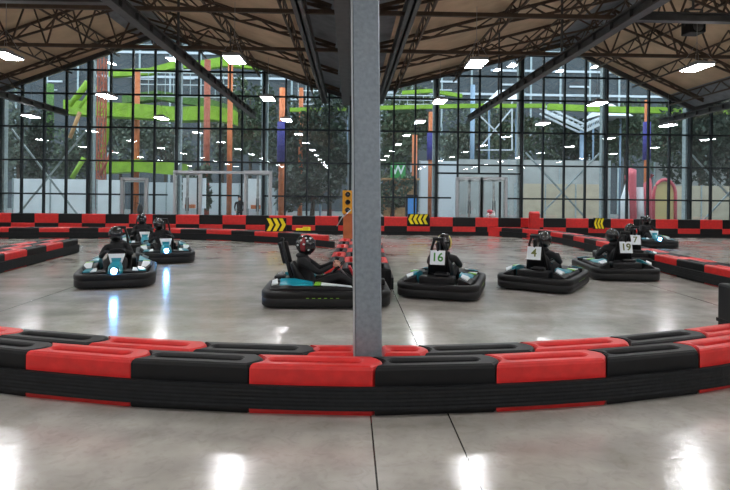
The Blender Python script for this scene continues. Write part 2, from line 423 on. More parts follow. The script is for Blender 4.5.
# extend wires to roof individually is below visible detail
# ------------------------------------------------------------------ galvanised column
base = G(367, 430); 
pt = P(365.5, 0, 4.84); pb = P(368.3, 358, 4.84)
dirv = (pt-pb); 
zt_ = roofz(0); a = pb+dirv*((0.0-pb.z)/dirv.z); b = pb+dirv*((zt_-.1-pb.z)/dirv.z)
col = empty('steel_column', (a.x, a.y, 0)); tag(col, 'grey galvanised square steel column standing in the middle of the front barrier', 'column')
sh = B('galvanised'); w = .115; d = .08
sh.loft([[Vector((p.x-a.x+sx*w, p.y-a.y+sy*d, p.z)) for sx, sy in ((-1, -.8), (-.92, -1), (.92, -1), (1, -.8), (1, .8), (.92, 1), (-.92, 1), (-1, .8))] for p in (a, b)])
sh.build('shaft', col)
fl = B('silver')
for sx in (-1,):
    fl.loft([[Vector((p.x-a.x+sx*w+q[0], p.y-a.y-d+q[1], p.z)) for q in ((-.014, .0), (.002, .0), (.002, .03), (-.014, .03))] for p in (a+(b-a)*.02, b)])
fl.build('edge_strip', col)
B('galvanised').box((-.15, -.08, 0), (.15, .08, .02)).build('base_plate', col)
# ------------------------------------------------------------------ barrier blocks
BH, BD, BL = .39, .30, .985
def outline(L, D, inset=0, n1=8, n2=8, bul=.055):
    bl, br_ = bul if isinstance(bul, tuple) else (bul, bul)
    x0, x1, y0, y1 = -L/2, L/2, -D/2, D/2; p = []
    i_ = inset
    for k in range(n1): p.append((x0+i_+(x1-x0-2*i_)*k/(n1-1), y0+i_))
    for k in range(1, n2+1):
        t = k/(n2+1); y = y0+i_+(y1-y0-2*i_)*t; p.append((x1-i_+br_*math.sin(PI*t), y))
    for k in range(n1): p.append((x1-i_-(x1-x0-2*i_)*k/(n1-1), y1-i_))
    for k in range(1, n2+1):
        t = k/(n2+1); y = y1-i_-(y1-y0-2*i_)*t; p.append((x0+i_+bl*math.sin(PI*t), y))
    return p
def stadium(L, D, n1=8, n2=8):
    r = D/2; xa = L/2-r; p = []
    for k in range(n1): p.append((-xa+2*xa*k/(n1-1), -r))
    for k in range(1, n2+1):
        t = -PI/2+PI*k/(n2+1); p.append((xa+r*math.cos(t), r*math.sin(t)))
    for k in range(n1): p.append((xa-2*xa*k/(n1-1), r))
    for k in range(1, n2+1):
        t = PI/2+PI*k/(n2+1); p.append((-xa+r*math.cos(t), r*math.sin(t)))
    return p
def block_mesh(color, L=BL, H=BH, D=BD, bul=.085, slot=True, name='barrier_block'):
    b = B(color); rings = []
    def ring(o, z): return [Vector((x, y, z)) for x, y in o]
    g = .004
    rings.append(ring(outline(L-g, D-g, .006, bul=bul), 0)); rings.append(ring(outline(L-g, D-g, 0, bul=bul), .02))
    rings.append(ring(outline(L-g, D-g, 0, bul=bul), H-.035)); rings.append(ring(outline(L-g, D-g, .008, bul=bul), H-.012)); rings.append(ring(outline(L-g, D-g, .024, bul=bul), H))
    if slot:
        sl = L*.76; sd = D*.3
        sh_ = .02
        def st(l, d_): return [(x+sh_, y) for x, y in stadium(l, d_)]
        rings.append(ring(st(sl+.05, sd+.05), H)); rings.append(ring(st(sl+.02, sd+.02), H-.008)); rings.append(ring(st(sl, sd), H-.02)); rings.append(ring(st(sl-.02, sd-.02), H-.13))
    b.smooth = False
    b.loft(rings, True, True)
    return b.mesh(name)
BM = {}
def get_block(color, L=BL, H=BH, D=BD, slot=True):
    key = (color, round(L, 2), H, D, slot)
    if key not in BM: BM[key] = block_mesh(color, L, H, D, slot=slot)
    return BM[key]
studm = B('metal'); studm.disc((0, 0, .006), (0, 0, 1), .012, .012, 8); STUD = studm.mesh('bolt')
def place_block(color, p, ang, z, label, group, L=BL, studs=False, D=BD, slot=True):
    ob = bpy.data.objects.new('barrier_block', get_block(color, L, BH, D, slot)); C.objects.link(ob)
    ob.location = (p[0], p[1], z); ob.rotation_euler = (0, 0, ang); tag(ob, label, 'barrier', group)
    if studs:
        for sx in (-.22, .26):
            s_ = bpy.data.objects.new('bolt', STUD); C.objects.link(s_); s_.parent = ob; s_.location = (sx, 0, BH-.131)
    return ob
class Path:
    def __init__(s, pts):
        s.p = [Vector((q[0], q[1])) for q in pts]; s.l = [0]
        for a, b in zip(s.p, s.p[1:]): s.l.append(s.l[-1]+(b-a).length)
        s.len = s.l[-1]
    def at(s, t):
        if t <= 0: d = (s.p[1]-s.p[0]).normalized(); return s.p[0]+d*t
        if t >= s.len: d = (s.p[-1]-s.p[-2]).normalized(); return s.p[-1]+d*(t-s.len)
        for i in range(len(s.p)-1):
            if s.l[i+1] >= t: return s.p[i].lerp(s.p[i+1], (t-s.l[i])/(s.l[i+1]-s.l[i]))
    def near(s, q):
        q = Vector((q[0], q[1])); best = (1e9, 0)
        for i in range(int(s.len/.02)+1):
            d = (s.at(i*.02)-q).length
            if d < best[0]: best = (d, i*.02)
        return best[1]
    def offset(s, o):                                        # o > 0 : to the left of the direction of travel
        r = []
        for i in range(len(s.p)):
            a = s.p[max(0, i-1)]; b = s.p[min(len(s.p)-1, i+1)]; d = (b-a).normalized(); r.append(s.p[i]+Vector((-d.y, d.x))*o)
        return Path(r)
def smooth_path(pts, n=12):
    pts = [Vector((q[0], q[1])) for q in pts]; out = []; e = [2*pts[0]-pts[1]]+pts+[2*pts[-1]-pts[-2]]
    for i in range(1, len(e)-2):
        for k in range(n):
            t = k/n; a, b, c, d = e[i-1], e[i], e[i+1], e[i+2]
            out.append(.5*((2*b)+(c-a)*t+(2*a-5*b+4*c-d)*t*t+(3*b-a-3*c+d)*t**3))
    out.append(pts[-1]); return Path(out)
def row(path, off, anchor_t, color0, desc, group, studs=False, z=0, L=BL, skip=None, t0=None, t1=None, flip=None, mg=25):
    """blocks along path offset to the far side; seam at anchor_t, block right of it has color0"""
    pc = path.offset(off); anchor_t = pc.near(path.at(anchor_t)); items = []; k0 = int(math.floor((0-anchor_t)/L))-2; k1 = int((path.len-anchor_t)/L)+2
    for k in range(k0, k1):
        a = anchor_t+k*L; b = a+L
        if t0 is not None and a < t0-.05: continue
        if t1 is not None and b > t1+.05: continue
        if skip and skip(k): continue
        A, B_ = pc.at(a), pc.at(b); mid = (A+B_)/2
        if not (in_view((A.x, A.y, z+BH), mg) or in_view((B_.x, B_.y, z+BH), mg) or in_view((mid.x, mid.y, z+BH), mg)): continue
        d = B_-A; vis = any(in_view((w_.x, w_.y, z+BH), -3) for w_ in (A.lerp(B_, .1), mid, A.lerp(B_, .9))); red = ((k % 2 == 0) == (color0 == 'red'))
        if flip and flip(k): red = not red
        items.append((k, red, mid, math.atan2(d.y, d.x), d.length, vis))
    i = -1
    for (k, red, mid, ang, ln, vis) in items:
        if not vis:
            place_block('red_plastic' if red else 'black_plastic', mid, ang, z, '%s barrier block past the picture edge, %s' % ('red' if red else 'black', desc), group+' past the picture edge', L=ln, studs=studs); continue
        i += 1
        place_block('red_plastic' if red else 'black_plastic', mid, ang, z, '%s plastic barrier block, %s in the %s' % ('red' if red else 'black', ORD[i+1]+(' from the viewer' if ('median' in desc or 'island' in desc) else ' from the left'), desc), group, L=ln, studs=studs)
    return items
def rail(path, t0, t1, label, z0=.055, z1=.235, th=.045, lead=0):
    b = B('rubber'); n_ = max(2, int((t1-t0)/.25)); rings = []
    prof = []; zs = 6
    for i in range(zs+1):
        z = z0+(z1-z0)*i/zs; prof.append((-(th+lead)+(.0015 if i % 2 else -.0), z))
        if i < zs: prof.append((-(th+lead)-.0015, z+(z1-z0)/zs*.5))
    prof += [(-.003, z1), (-.003, z0)]
    for i in range(n_+1):
        t = t0+(t1-t0)*i/n_; p = path.at(t); q = path.at(t+.02); r_ = path.at(t-.02); d = (q-r_).normalized(); nl = Vector((-d.y, d.x))
        rings.append([Vector((p.x+nl.x*o, p.y+nl.y*o, z)) for o, z in prof])
    b.loft(rings); mid = path.at((t0+t1)/2)
    ob = b.build('rubber_rail', origin=(mid.x, mid.y, 0)); tag(ob, label, 'rail'); return ob
# front barrier (arc through three ground points)
def arc3(a, b, c, n=80, ext=.15):
    ax, ay, bx, by, cx, cy = a.x, a.y, b.x, b.y, c.x, c.y
    d = 2*(ax*(by-cy)+bx*(cy-ay)+cx*(ay-by)); ux = ((ax*ax+ay*ay)*(by-cy)+(bx*bx+by*by)*(cy-ay)+(cx*cx+cy*cy)*(ay-by))/d
    uy = ((ax*ax+ay*ay)*(cx-bx)+(bx*bx+by*by)*(ax-cx)+(cx*cx+cy*cy)*(bx-ax))/d; r = math.hypot(ax-ux, ay-uy)
    t0 = math.atan2(ay-uy, ax-ux); t1 = math.atan2(cy-uy, cx-ux); 
    return Path([(ux+r*math.cos(t0-ext+(t1-t0+2*ext)*i/n), uy+r*math.sin(t0-ext+(t1-t0+2*ext)*i/n)) for i in range(n+1)])
FP = smooth_path([G(-75, 383), G(0, 394), G(127, 406.8), G(250, 413.4), G(373, 416.3), G(493, 412.5), G(602, 405.3), G(694, 394.6), G(730, 388.5), G(800, 374)])
ta = FP.near(G(373, 416)); print('front path', FP.len, FP.at(ta))
row(FP, BD/2, ta, 'black', 'near row of the front barrier', 'blocks of the near row of the front barrier', studs=True, L=.978, mg=150)
FP2 = FP.offset(BD+.035)
tb = FP2.near(G(425, 355.5, BH))
def skipc(k): return k == -1
it = row(FP2, BD/2, tb, 'black', 'second row of the front barrier', 'blocks of the second row of the front barrier', studs=True, skip=skipc, mg=150)
# the red block of the second row that makes room for the column: two short pieces
pc = FP2.offset(BD/2); tb = pc.near(FP2.at(tb))
A_, B_ = pc.at(tb-BL), pc.at(tb); dd = (B_-A_).normalized(); ang = math.atan2(dd.y, dd.x)
cl = a.x-w-.02; cr = a.x+w+.02
lm = (A_.x+cl)/2; rm = (cr+B_.x)/2
lat = lambda x: A_+(B_-A_)*((x-A_.x)/(B_.x-A_.x))
def cutb(p, L, lab, bul):
    ob = bpy.data.objects.new('barrier_block', block_mesh('red_plastic', L, BH, BD, bul=bul)); C.objects.link(ob); ob.location = (p[0], p[1], 0); ob.rotation_euler = (0, 0, ang); tag(ob, lab, 'barrier', 'cut blocks around the column')
    for sx in (-.08, .1):
        s_ = bpy.data.objects.new('bolt', STUD); C.objects.link(s_); s_.parent = ob; s_.location = (sx, 0, BH-.131)
cl = a.x-w-.006; cr = a.x+w+.006; lm = (A_.x+cl)/2; rm = (cr+B_.x)/2
cutb(lat(lm), cl-A_.x, 'short red barrier block cut off against the left side of the steel column', (.085, 0))
cutb(lat(rm), B_.x-cr, 'short red barrier block between the steel column and a black block on its right', (0, .085))
rail(FP, 0, FP.len, 'black ribbed rubber rail along the foot of the curved front barrier')
# stacked barrier along the glass wall
SY = 24.0
SP = Path([(-19, SY), (19, SY)])
s0 = G(129, 211.5, 2*BH)
sx0 = P(129, 215, SY).x
ts = sx0+19
def flipw(k): return (ts-19+(k+.5)*BL) > .2
row(SP, BD/2, ts, 'red', 'upper course along the glass wall', 'upper course of the stacked barrier along the glass wall', z=BH+.003, flip=flipw, mg=60)
row(SP, BD/2, ts, 'black', 'lower course along the glass wall', 'lower course of the stacked barrier along the glass wall', flip=flipw, mg=60)
rail(SP, 19.5, 37, 'black rubber rail along the foot of the stacked wall barrier right of the column', z0=.0, z1=.17, th=.04)
rail(SP, 1, 19.2, 'black rubber rail along the foot of the stacked wall barrier left of the column', z0=.0, z1=.17, th=.04)
# A : left kerb line curving into the median
AP = smooth_path([G(-25, 238.5), G(30, 238.5), G(110, 238.5), G(180, 239.5), G(230, 241), G(280, 244), G(312, 246.5), G(335, 249)])
tA = AP.near(G(39, 238.5))
row(AP, BD/2, tA, 'red', 'near row behind the left karts', 'near row of the curved barrier behind the left karts', L=1.03, mg=5, t1=AP.len)
row(AP, BD*1.5+.02, tA+.5, 'red', 'far row behind the left karts', 'far row of the curved barrier behind the left karts', L=1.03, mg=5, t1=AP.len-.6)
rail(AP, 0, AP.len, 'black rubber rail along the foot of the curved barrier behind the left karts', z0=.03)
# C : right barrier
CP = smooth_path([G(500, 236.8), G(530, 239), G(560, 244), G(590, 251.5), G(620, 260), G(655, 270.5), G(690, 280), G(730, 290), G(775, 302)])
tC = CP.near(G(703, 283.5))
row(CP, BD/2, tC, 'red', 'near row of the right-hand barrier', 'near row of the right-hand barrier', mg=15)
row(CP, BD*1.5+.02, tC+.5, 'red', 'far row of the right-hand barrier', 'far row of the right-hand barrier', mg=15)
rail(CP, 0, CP.len, 'black rubber rail along the foot of the right-hand barrier', z0=.03)
# L : island at the left edge (runs away from the viewer)
L0, L1 = G(-30, 281), G(78, 252.5)
LPth = Path([L0, L1]); tl = LPth.len
for r_, nm in ((0, 'right-hand'), (1, 'middle'), (2, 'left-hand')):
    row(LPth, BD*(r_+.5)+.02*r_, tl, 'red', '%s row of left-edge island' % nm, '%s row of the barrier island at the left edge' % nm, mg=30, t1=tl, flip=(lambda k, r_=r_: r_ == 1))
rail(LPth, 0, tl, 'black rubber rail on the barrier island at the left edge', z0=.03)
# median of four rows running away behind the column
mx0 = -.46; my0, my1 = 10.12, 17.1
MP = Path([(mx0+1.22, my0), (mx0+1.40, my1)])
for r_ in range(4):
    row(MP, BD*(r_+.5)+.005*r_, 0, 'red' if r_ % 2 else 'black', '%s row of the median' % ('right edge', 'inner right', 'inner left', 'left edge')[r_], '%s row of the median barrier' % ('right edge', 'inner right', 'inner left', 'left edge')[r_], t0=0, t1=my1-my0, mg=30)
rail(MP, 0, my1-my0, 'black rubber rail on the right side of the median barrier', z0=.03)
ML = Path([(mx0+.17, my1), (mx0-.01, my0)])
rail(ML, 0, my1-my0, 'black rubber rail on the left side of the median barrier', z0=.03)
# strapping across the median
# upright red block
p = P(535, 229, 23.3)
ub = bpy.data.objects.new('barrier_block', get_block('red_plastic', 1.0, BH, BD, True)); C.objects.link(ub)
ub.rotation_euler = (0, R(90), 0); ub.location = (p.x+.12, 23.3, .53); tag(ub, 'red barrier block stood on end in front of the stacked wall barrier', 'barrier')
ub.rotation_euler = (0, -R(90), R(0)); ub.location = (p.x+.2, 23.45, .51)
# dark pad at right edge
pd = G(728, 325, .34)
q = P(728.5, 300, 6.3)
pd = empty('padded_post', (q.x+.2, 6.3, 0)); tag(pd, 'black padded post behind the front barrier at the right edge of the picture', 'post')
B('black_plastic').box((-.2, -.2, 0), (.2, .2, .75)).build('pad', pd, bevel=.03); B('rubber').box((-.205, -.205, .3), (.205, .205, .34)).build('strap', pd)
# chevron boards
def chevron(name, px0, px1, py0, py1, Y, n, direc, label, board=True):
    a = P(px0, py1, Y); b = P(px1, py0, Y); W = b.x-a.x; H = b.z-a.z
    t = empty(name, ((a.x+b.x)/2, Y, a.z)); tag(t, label, 'sign')
    B('black_plastic').box((-W/2-.05, .0, -.02), (W/2+.05, .03, H+.02)).build('board', t)
    cw = W/n
    for k in range(n):
        c = B('yellow'); x0 = -W/2+k*cw; s = .62*cw; tip = cw*.55
        pts = [(x0, 0), (x0+s, 0), (x0+s+tip, H/2), (x0+s, H), (x0, H), (x0+tip, H/2)]
        if direc < 0: pts = [(-x, z) for x, z in pts]
        c.prism([(x, -.012, z) for x, z in pts], (0, .011, 0)); c.build('chevron', t)
    return t
chevron('chevron_sign', 266.5, 285, 218.5, 231, 19.7, 3, 1, 'yellow chevron sign pointing right on the curved barrier left of the traffic light')
chevron('chevron_sign', 409, 428, 214.5, 224, 23.9, 4, -1, 'yellow chevron sign pointing left on the wall barrier right of the column')
chevron('chevron_sign', 594.5, 604, 218.5, 228.5, 23.9, 3, -1, 'small yellow chevron sign pointing left on the wall barrier towards the right edge')
# yellow arrow plate lying on the barrier
q = G(302, 230.5, BH+.01)
ya = B('yellow'); ya.prism([(-.22, -.1, 0), (.0, -.1, 0), (.22, 0, 0), (.0, .12, 0), (-.22, .1, 0), (-.1, 0, 0)], (0, 0, .08)); ya.prism([(.02, -.09, .0), (.22, -.09, 0), (.3, .0, 0), (.22, .1, 0), (.02, .1, 0), (.12, 0, 0)], (0, 0, .13))
o = ya.build('arrow_plate'); o.location = (q.x, q.y+.1, BH+.004); tag(o, 'yellow arrow plate lying flat on top of the curved barrier', 'sign')
# traffic light
TY = 17.9
q = P(347, 214, TY); q2 = P(347, 190.5, TY)
tl_ = empty('traffic_light', (q.x+.0, TY+.2, 0)); tag(tl_, 'orange-yellow traffic light with three dark lenses on an orange post, half behind the column', 'traffic light')
z0, z1 = q.z, q2.z
B('orange').box((-.12, -.02, 0), (.3, .2, z0)).build('post', tl_, bevel=.02)
hh = z1-z0
hb = B('signal_yellow').box((-.15, -.14, z0), (.2, .06, z1)).build('signal_box', tl_, bevel=.02)
for k in range(3):
    zc = z0+hh*(k+.5)/3
    vb = B('signal_yellow', True); vb.tube([(0.02+.1*math.cos(t_), -.2, zc+.1*math.sin(t_)) for t_ in [PI*j/8 for j in range(9)]], .01, 6); vb.build('visor_ring', tl_)
    B('glass_dark', True).disc((.02, -.15, zc), (0, 1, 0), .085, .03).build('lens', tl_)
# pale bar leaning between barrier and light
a_, b_2 = P(337, 226, 17.6), P(351, 210, 17.1)
o = B('silver', True); o.tube([a_, a_.lerp(b_2, .4)+Vector((-.02, 0, .06)), b_2], .015, 6)
o = o.build('cable', origin=a_); tag(o, 'thin pale cable rising from the barrier to the traffic light', 'cable')
# ------------------------------------------------------------------ karts
def rr_outline(L0_, L1_, W, r, n=5):
    pts = []
    for cx, cy, a0 in ((L1_-r*1.6, W/2-r, 0), (L0_+r, W/2-r, 90), (L0_+r, -W/2+r, 180), (L1_-r*1.6, -W/2+r, 270)):
        for k in range(n+1):
            t = R(a0+90*k/n); rx = r*1.6 if a0 in (0, 270) else r
            pts.append((cx+rx*math.cos(t), cy+r*math.sin(t)))
    return pts
def make_bumper(mat_='kart_black'):
    b = B(mat_, True); rings = []
    oo = rr_outline(-1.0, 1.0, 1.40, .27); n_ = len(oo)
    def inset(i): return rr_outline(-1.0+i, 1.0-i, 1.40-2*i, max(.05, .27-i*.6))
    prof = [(.02, .03), (.004, .05), (.004, .15), (.009, .155), (.009, .17), (0, .175), (0, .24), (.015, .262), (.09, .268), (.12, .25), (.12, .08), (.10, .04)]
    rings = []
    for i, z in prof: rings.append([Vector((x, y, z)) for x, y in inset(i)])
    rings.append(rings[0]); b.loft(rings, False, False); return b
def make_kart(front_color='kart_white'):
    t = empty('go_kart')
    make_bumper().build('bumper', t)
    f = B('kart_black'); f.prism([(-.9, -.5, .06), (.88, -.42, .06), (.88, .42, .06), (-.9, .5, .06)], (0, 0, .03)); f.build('floor_pan', t)
    fr = B('metal', True)
    for s in (-1, 1): fr.tube([(-.88, s*.3, .13), (-.3, s*.34, .12), (.4, s*.3, .12), (.85, s*.2, .13)], .016, 8)
    fr.tube([(-.55, -.3, .13), (-.55, .3, .13)], .016); fr.tube([(.45, -.3, .13), (.45, .3, .13)], .016)
    fr.build('chassis_tube', t)
    # wheels
    for x, y, r_, w_ in ((-.62, .46, .14, .17), (-.62, -.46, .14, .17), (.58, .47, .125, .11), (.58, -.47, .125, .11)):
        wh = B('tyre', True); rings = []
        for dy, rr in ((-w_/2, r_*.55), (-w_/2, r_*.9), (-w_/2+.02, r_), (w_/2-.02, r_), (w_/2, r_*.9), (w_/2, r_*.55)):
            rings.append([Vector((x+rr*math.cos(2*PI*k/20), y+dy, r_+rr*math.sin(2*PI*k/20))) for k in range(20)])
        wh.loft(rings, True, True); wo = wh.build('wheel', t)
        B('metal').disc((x, y+(w_/2+.002)*(1 if y > 0 else -1), r_), (0, 1, 0), r_*.5, .012, 14).build('rim', wo)
    # side pods
    for s in (-1, 1):
        def sec(x, yo, zi, zo): return [Vector((x, s*.34, .2)), Vector((x, s*yo, .22)), Vector((x, s*yo, zo)), Vector((x, s*(yo-.06), zo+.03)), Vector((x, s*.36, zi))]
        p = B('kart_black'); p.loft([sec(-.86, .56, .36, .28), sec(-.6, .61, .38, .31), sec(-.1, .61, .35, .31), sec(.15, .61, .33, .31), sec(.46, .52, .28, .27)]); po = p.build('side_pod', t, bevel=.012)
        c = B('kart_white'); c.prism([(-.08, s*.585, .345), (.16, s*.585, .338), (.4, s*.51, .305), (.38, s*.43, .31), (-.08, s*.45, .362)], (0, 0, .014)); c.build('white_panel', t)
        g = B('kart_green'); g.prism([(-.19, s*.585, .348), (-.09, s*.585, .347), (-.09, s*.45, .364), (-.17, s*.45, .366)], (0, 0, .016)); g.build('stripe', po)
        c = B('kart_teal'); c.loft([sec(-.72, .5, .425, .345), sec(-.5, .56, .43, .35), sec(-.2, .56, .37, .345)]); c.build('rear_pod', t, bevel=.012)
        st = B('kart_green')
        for k in range(6):
            x = -.3+k*.09; st.box((x, s*.701, .17), (x+.045, s*.703, .177))
        st.build('side_marking', t)
        q_ = B('kart_white'); q_.prism([(-.84, s*.5, .33), (-.74, s*.54, .36), (-.76, s*.42, .41), (-.84, s*.4, .38)], (0, 0, .02)); q_.build('white_panel', t)
    # nose with upright front panel and headlight
    nz = B(front_color)
    def ns(x, w_, z0_, z1_): return [Vector((x, -w_, z0_)), Vector((x, w_, z0_)), Vector((x, w_*.85, z1_)), Vector((x, w_*.4, z1_+.03)), Vector((x, -w_*.4, z1_+.03)), Vector((x, -w_*.85, z1_))]
    nz.loft([ns(.46, .11, .3, .42), ns(.62, .14, .26, .37), ns(.8, .13, .24, .31), ns(.88, .1, .22, .26)]); nz.mats = ['kart_teal']; nz.build('nose_fairing', t, bevel=.015)
    for s in (-1, 1):
        c = B('kart_black'); c.loft([[Vector((x, s*y0, z0_)), Vector((x, s*y1, z0_)), Vector((x, s*y1, z1_)), Vector((x, s*y0, z1_+.03))] for x, y0, y1, z0_, z1_ in ((.5, .15, .42, .22, .27), (.7, .16, .55, .22, .3), (.86, .14, .5, .22, .27))]); w1 = c.build('front_wing', t, bevel=.01)
        c = B('kart_white'); c.prism([(.66, s*.3, .335), (.84, s*.3, .305), (.84, s*.4, .297), (.66, s*.36, .33)], (0, 0, .012)); c.build('white_panel', w1)
        c = B('kart_teal'); c.prism([(.6, s*.37, .328), (.84, s*.41, .296), (.8, s*.53, .288), (.62, s*.5, .31)], (0, 0, .014)); c.build('teal_panel', w1)
    fp = B(front_color); fp.loft([[Vector((.46-.04*i, y, z)) for y, z in ((-.1-.025*i, .4+.085*i), (.1+.025*i, .4+.085*i))]+[Vector((.42-.04*i, y, z)) for y, z in ((.1+.025*i, .4+.085*i), (-.1-.025*i, .4+.085*i))] for i in range(3)]); fp.build('front_panel', t, bevel=.01)
    fm = B('kart_teal'); fm.prism([(.468, -.07, .42), (.468, .07, .42), (.437, .09, .5), (.437, -.09, .5)], (.008, 0, 0)); fm.build('panel_marking', t)
    # seat
    se = B('kart_black', True); rings = []
    for x, z, w_, dpt in ((.0, .13, .17, .12), (-.25, .1, .2, .16), (-.38, .14, .21, .2), (-.48, .36, .22, .16), (-.54, .52, .2, .1), (-.58, .62, .16, .05)):
        rings.append([Vector((x+dx*.0, y, z)) + Vector((dz*.7, 0, dz*.45)) for y, dz, dx in ((-w_, dpt*.9, 0), (-w_*.85, dpt*.3, 0), (-w_*.4, 0, 0), (w_*.4, 0, 0), (w_*.85, dpt*.3, 0), (w_, dpt*.9, 0), (w_*1.06, dpt*.85, 0), (w_*.9, dpt*.1, 0), (w_*.4, -.04, 0), (-w_*.4, -.04, 0), (-w_*.9, dpt*.1, 0), (-w_*1.06, dpt*.85, 0))])
    se.loft(rings); se.build('seat', t)
    rbx = B('kart_black', True)
    for s in (-1, 1): rbx.tube([(-.5, s*.2, .2), (-.6, s*.17, .5), (-.7, s*.11, .86), (-.74, s*.06, 1.0)], .024)
    rbx.tube([(-.74, -.09, 1.0), (-.74, .09, 1.0)], .032); rbx.tube([(-.62, -.15, .62), (-.62, .15, .62)], .018); rbx.tube([(-.55, -.19, .38), (-.55, .19, .38)], .018); rbx.build('roll_bar', t)
    hp = B('kart_black'); hp.bar((-.645, 0, .62), (-.73, 0, .96), .16, .05); hp.build('headrest', t, bevel=.02)
    en = B('kart_black'); en.box((-.88, -.3, .14), (-.62, .3, .38)); en.box((-.84, -.2, .38), (-.66, .05, .44)); en.build('battery_cover', t, bevel=.03)
    sc = B('metal', True); sc.tube([(.5, 0, .2), (.2, 0, .54)], .014); sc.build('steering_column', t)
    ax = Vector((-.75, 0, .8)).normalized(); c0 = Vector((.18, 0, .56)); yv = Vector((0, 1, 0)); zv = ax.cross(yv).normalized()
    sw = B('kart_black', True); sw.tube([c0+yv*.15*math.cos(2*PI*k/24)+zv*.13*math.sin(2*PI*k/24) for k in range(24)], .015, 8, True); sw.tube([c0-yv*.14, c0+yv*.14], .014); sw.build('steering_wheel', t)
    hl = B('kart_black').box((.85, -.08, .27), (.94, .08, .37)).build('headlight_housing', t, bevel=.02)
    return t
def text_mesh(body, size, mname, ext=.002):
    cu = bpy.data.curves.new('t', 'FONT'); cu.body = body; cu.size = size; cu.extrude = ext; cu.align_x = 'CENTER'; cu.align_y = 'CENTER'; cu.offset = size*.02
    ob = bpy.data.objects.new('t', cu); C.objects.link(ob); dg = bpy.context.evaluated_depsgraph_get(); me = bpy.data.meshes.new_from_object(ob.evaluated_get(dg))
    bpy.data.objects.remove(ob); me.materials.clear(); me.materials.append(M[mname]); return me
# ------------------------------------------------------------------ drivers
def skin_mesh(verts, edges, radii, root=0, mname='cloth_black', sub=1):
    me = bpy.data.meshes.new('s'); me.from_pydata(verts, edges, []); ob = bpy.data.objects.new('s', me); C.objects.link(ob)
    sk = ob.modifiers.new('skin', 'SKIN'); sk.use_smooth_shade = True
    sv = me.skin_vertices[0].data
    for i, r_ in enumerate(radii): sv[i].radius = (r_, r_) if not isinstance(r_, tuple) else r_; sv[i].use_root = (i == root)
    sb = ob.modifiers.new('sub', 'SUBSURF'); sb.levels = sub; sb.render_levels = sub
    dg = bpy.context.evaluated_depsgraph_get(); out = bpy.data.meshes.new_from_object(ob.evaluated_get(dg))
    bpy.data.objects.remove(ob); out.materials.clear(); out.materials.append(M[mname])
    for p_ in out.polygons: p_.use_smooth = True; p_.material_index = 0
    return out
def join_meshes(lst, name):
    me = bpy.data.meshes.new(name); V = []; Fs = []; mi = []; mats = []
    for m_, mtx in lst:
        o = len(V); mn = m_.materials[0]
        if mn not in mats: mats.append(mn)
        V += [tuple((mtx @ v.co) if mtx else v.co) for v in m_.vertices]
        for p_ in m_.polygons: Fs.append([i+o for i in p_.vertices]); mi.append(mats.index(mn))
    me.from_pydata(V, [], Fs)
    for x in mats: me.materials.append(x)
    me.polygons.foreach_set('material_index', mi); me.polygons.foreach_set('use_smooth', [True]*len(Fs)); me.update(); return me
def hand(wrist, palm_dir, curl_dir, side, mname='skin'):
    """palm with five bent fingers; palm_dir: wrist to knuckles, curl_dir: where the fingers bend"""
    w_ = Vector(wrist); d = Vector(palm_dir).normalized(); c = Vector(curl_dir).normalized(); s = d.cross(c).normalized()*side
    V = [w_, w_+d*.04, w_+d*.075]; E = [(0, 1), (1, 2)]; Rr = [(.022, .026), (.02, .038), (.016, .04)]
    out = [skin_mesh([tuple(v) for v in V], E, Rr, 0, mname)]
    for k, (off, ln) in enumerate(((-.03, .068), (-.01, .078), (.01, .073), (.03, .056))):
        a = w_+d*.06+s*off; b = a+d*ln*.45; e_ = b+(d*.5+c*.9).normalized()*ln*.4; g = e_+(c*.9-d*.5).normalized()*ln*.35
        out.append(skin_mesh([tuple(v) for v in (a, b, e_, g)], [(0, 1), (1, 2), (2, 3)], [.0095, .009, .008, .007], 0, mname))
    a = w_+d*.025-s*.026; b = a+(d*.6-s*.7+c*.3).normalized()*.035; e_ = b+(d*.5+c*.8).normalized()*.03
    out.append(skin_mesh([tuple(v) for v in (a, b, e_)], [(0, 1), (1, 2)], [.012, .0105, .009], 0, mname))
    return [(x, None) for x in out]
def person_body(J, cloth, hands, boots=True):
    """J: dict of joints; one skinned figure"""
    names = ['pelvis', 'belly', 'chest', 'neck', 'head', 'headtop']; V = [J[n_] for n_ in names]; E = [(0, 1), (1, 2), (2, 3), (3, 4), (4, 5)]; Rr = [(.15, .12), (.14, .11), (.16, .11), .055, .085, .07]
    for s in ('l', 'r'):
        b0 = len(V); V += [J['sh'+s], J['el'+s], J['wr'+s]]; E += [(2, b0), (b0, b0+1), (b0+1, b0+2)]; Rr += [.065, .048, .032]
        b0 = len(V); V += [J['hip'+s], J['kn'+s], J['an'+s], J['toe'+s]]; E += [(0, b0), (b0, b0+1), (b0+1, b0+2), (b0+2, b0+3)]; Rr += [.092, .068, .045, .038]
    bd = skin_mesh([tuple(v) for v in V], E, Rr, 0, cloth, 2)
    return join_meshes([(bd, None)]+hands, 'body')
SJ = dict(pelvis=(-.27, 0, .27), belly=(-.32, 0, .4), chest=(-.38, 0, .57), neck=(-.37, 0, .735), head=(-.345, 0, .83), headtop=(-.345, 0, .92))
for s, k in (('l', 1), ('r', -1)):
    SJ['sh'+s] = (-.36, k*.19, .63); SJ['el'+s] = (-.12, k*.27, .47); SJ['wr'+s] = (.09, k*.17, .57)
    SJ['hip'+s] = (-.2, k*.1, .24); SJ['kn'+s] = (.2, k*.15, .42); SJ['an'+s] = (.56, k*.13, .17); SJ['toe'+s] = (.66, k*.14, .25)
def driver_hands(m_): return hand((.09, .17, .57), (.08, -.02, .02), (.1, -.25, -.35), 1, m_)+hand((.09, -.17, .57), (.08, .02, .02), (.1, .25, -.35), -1, m_)
body_skin = person_body(SJ, 'cloth_black', driver_hands('skin'))
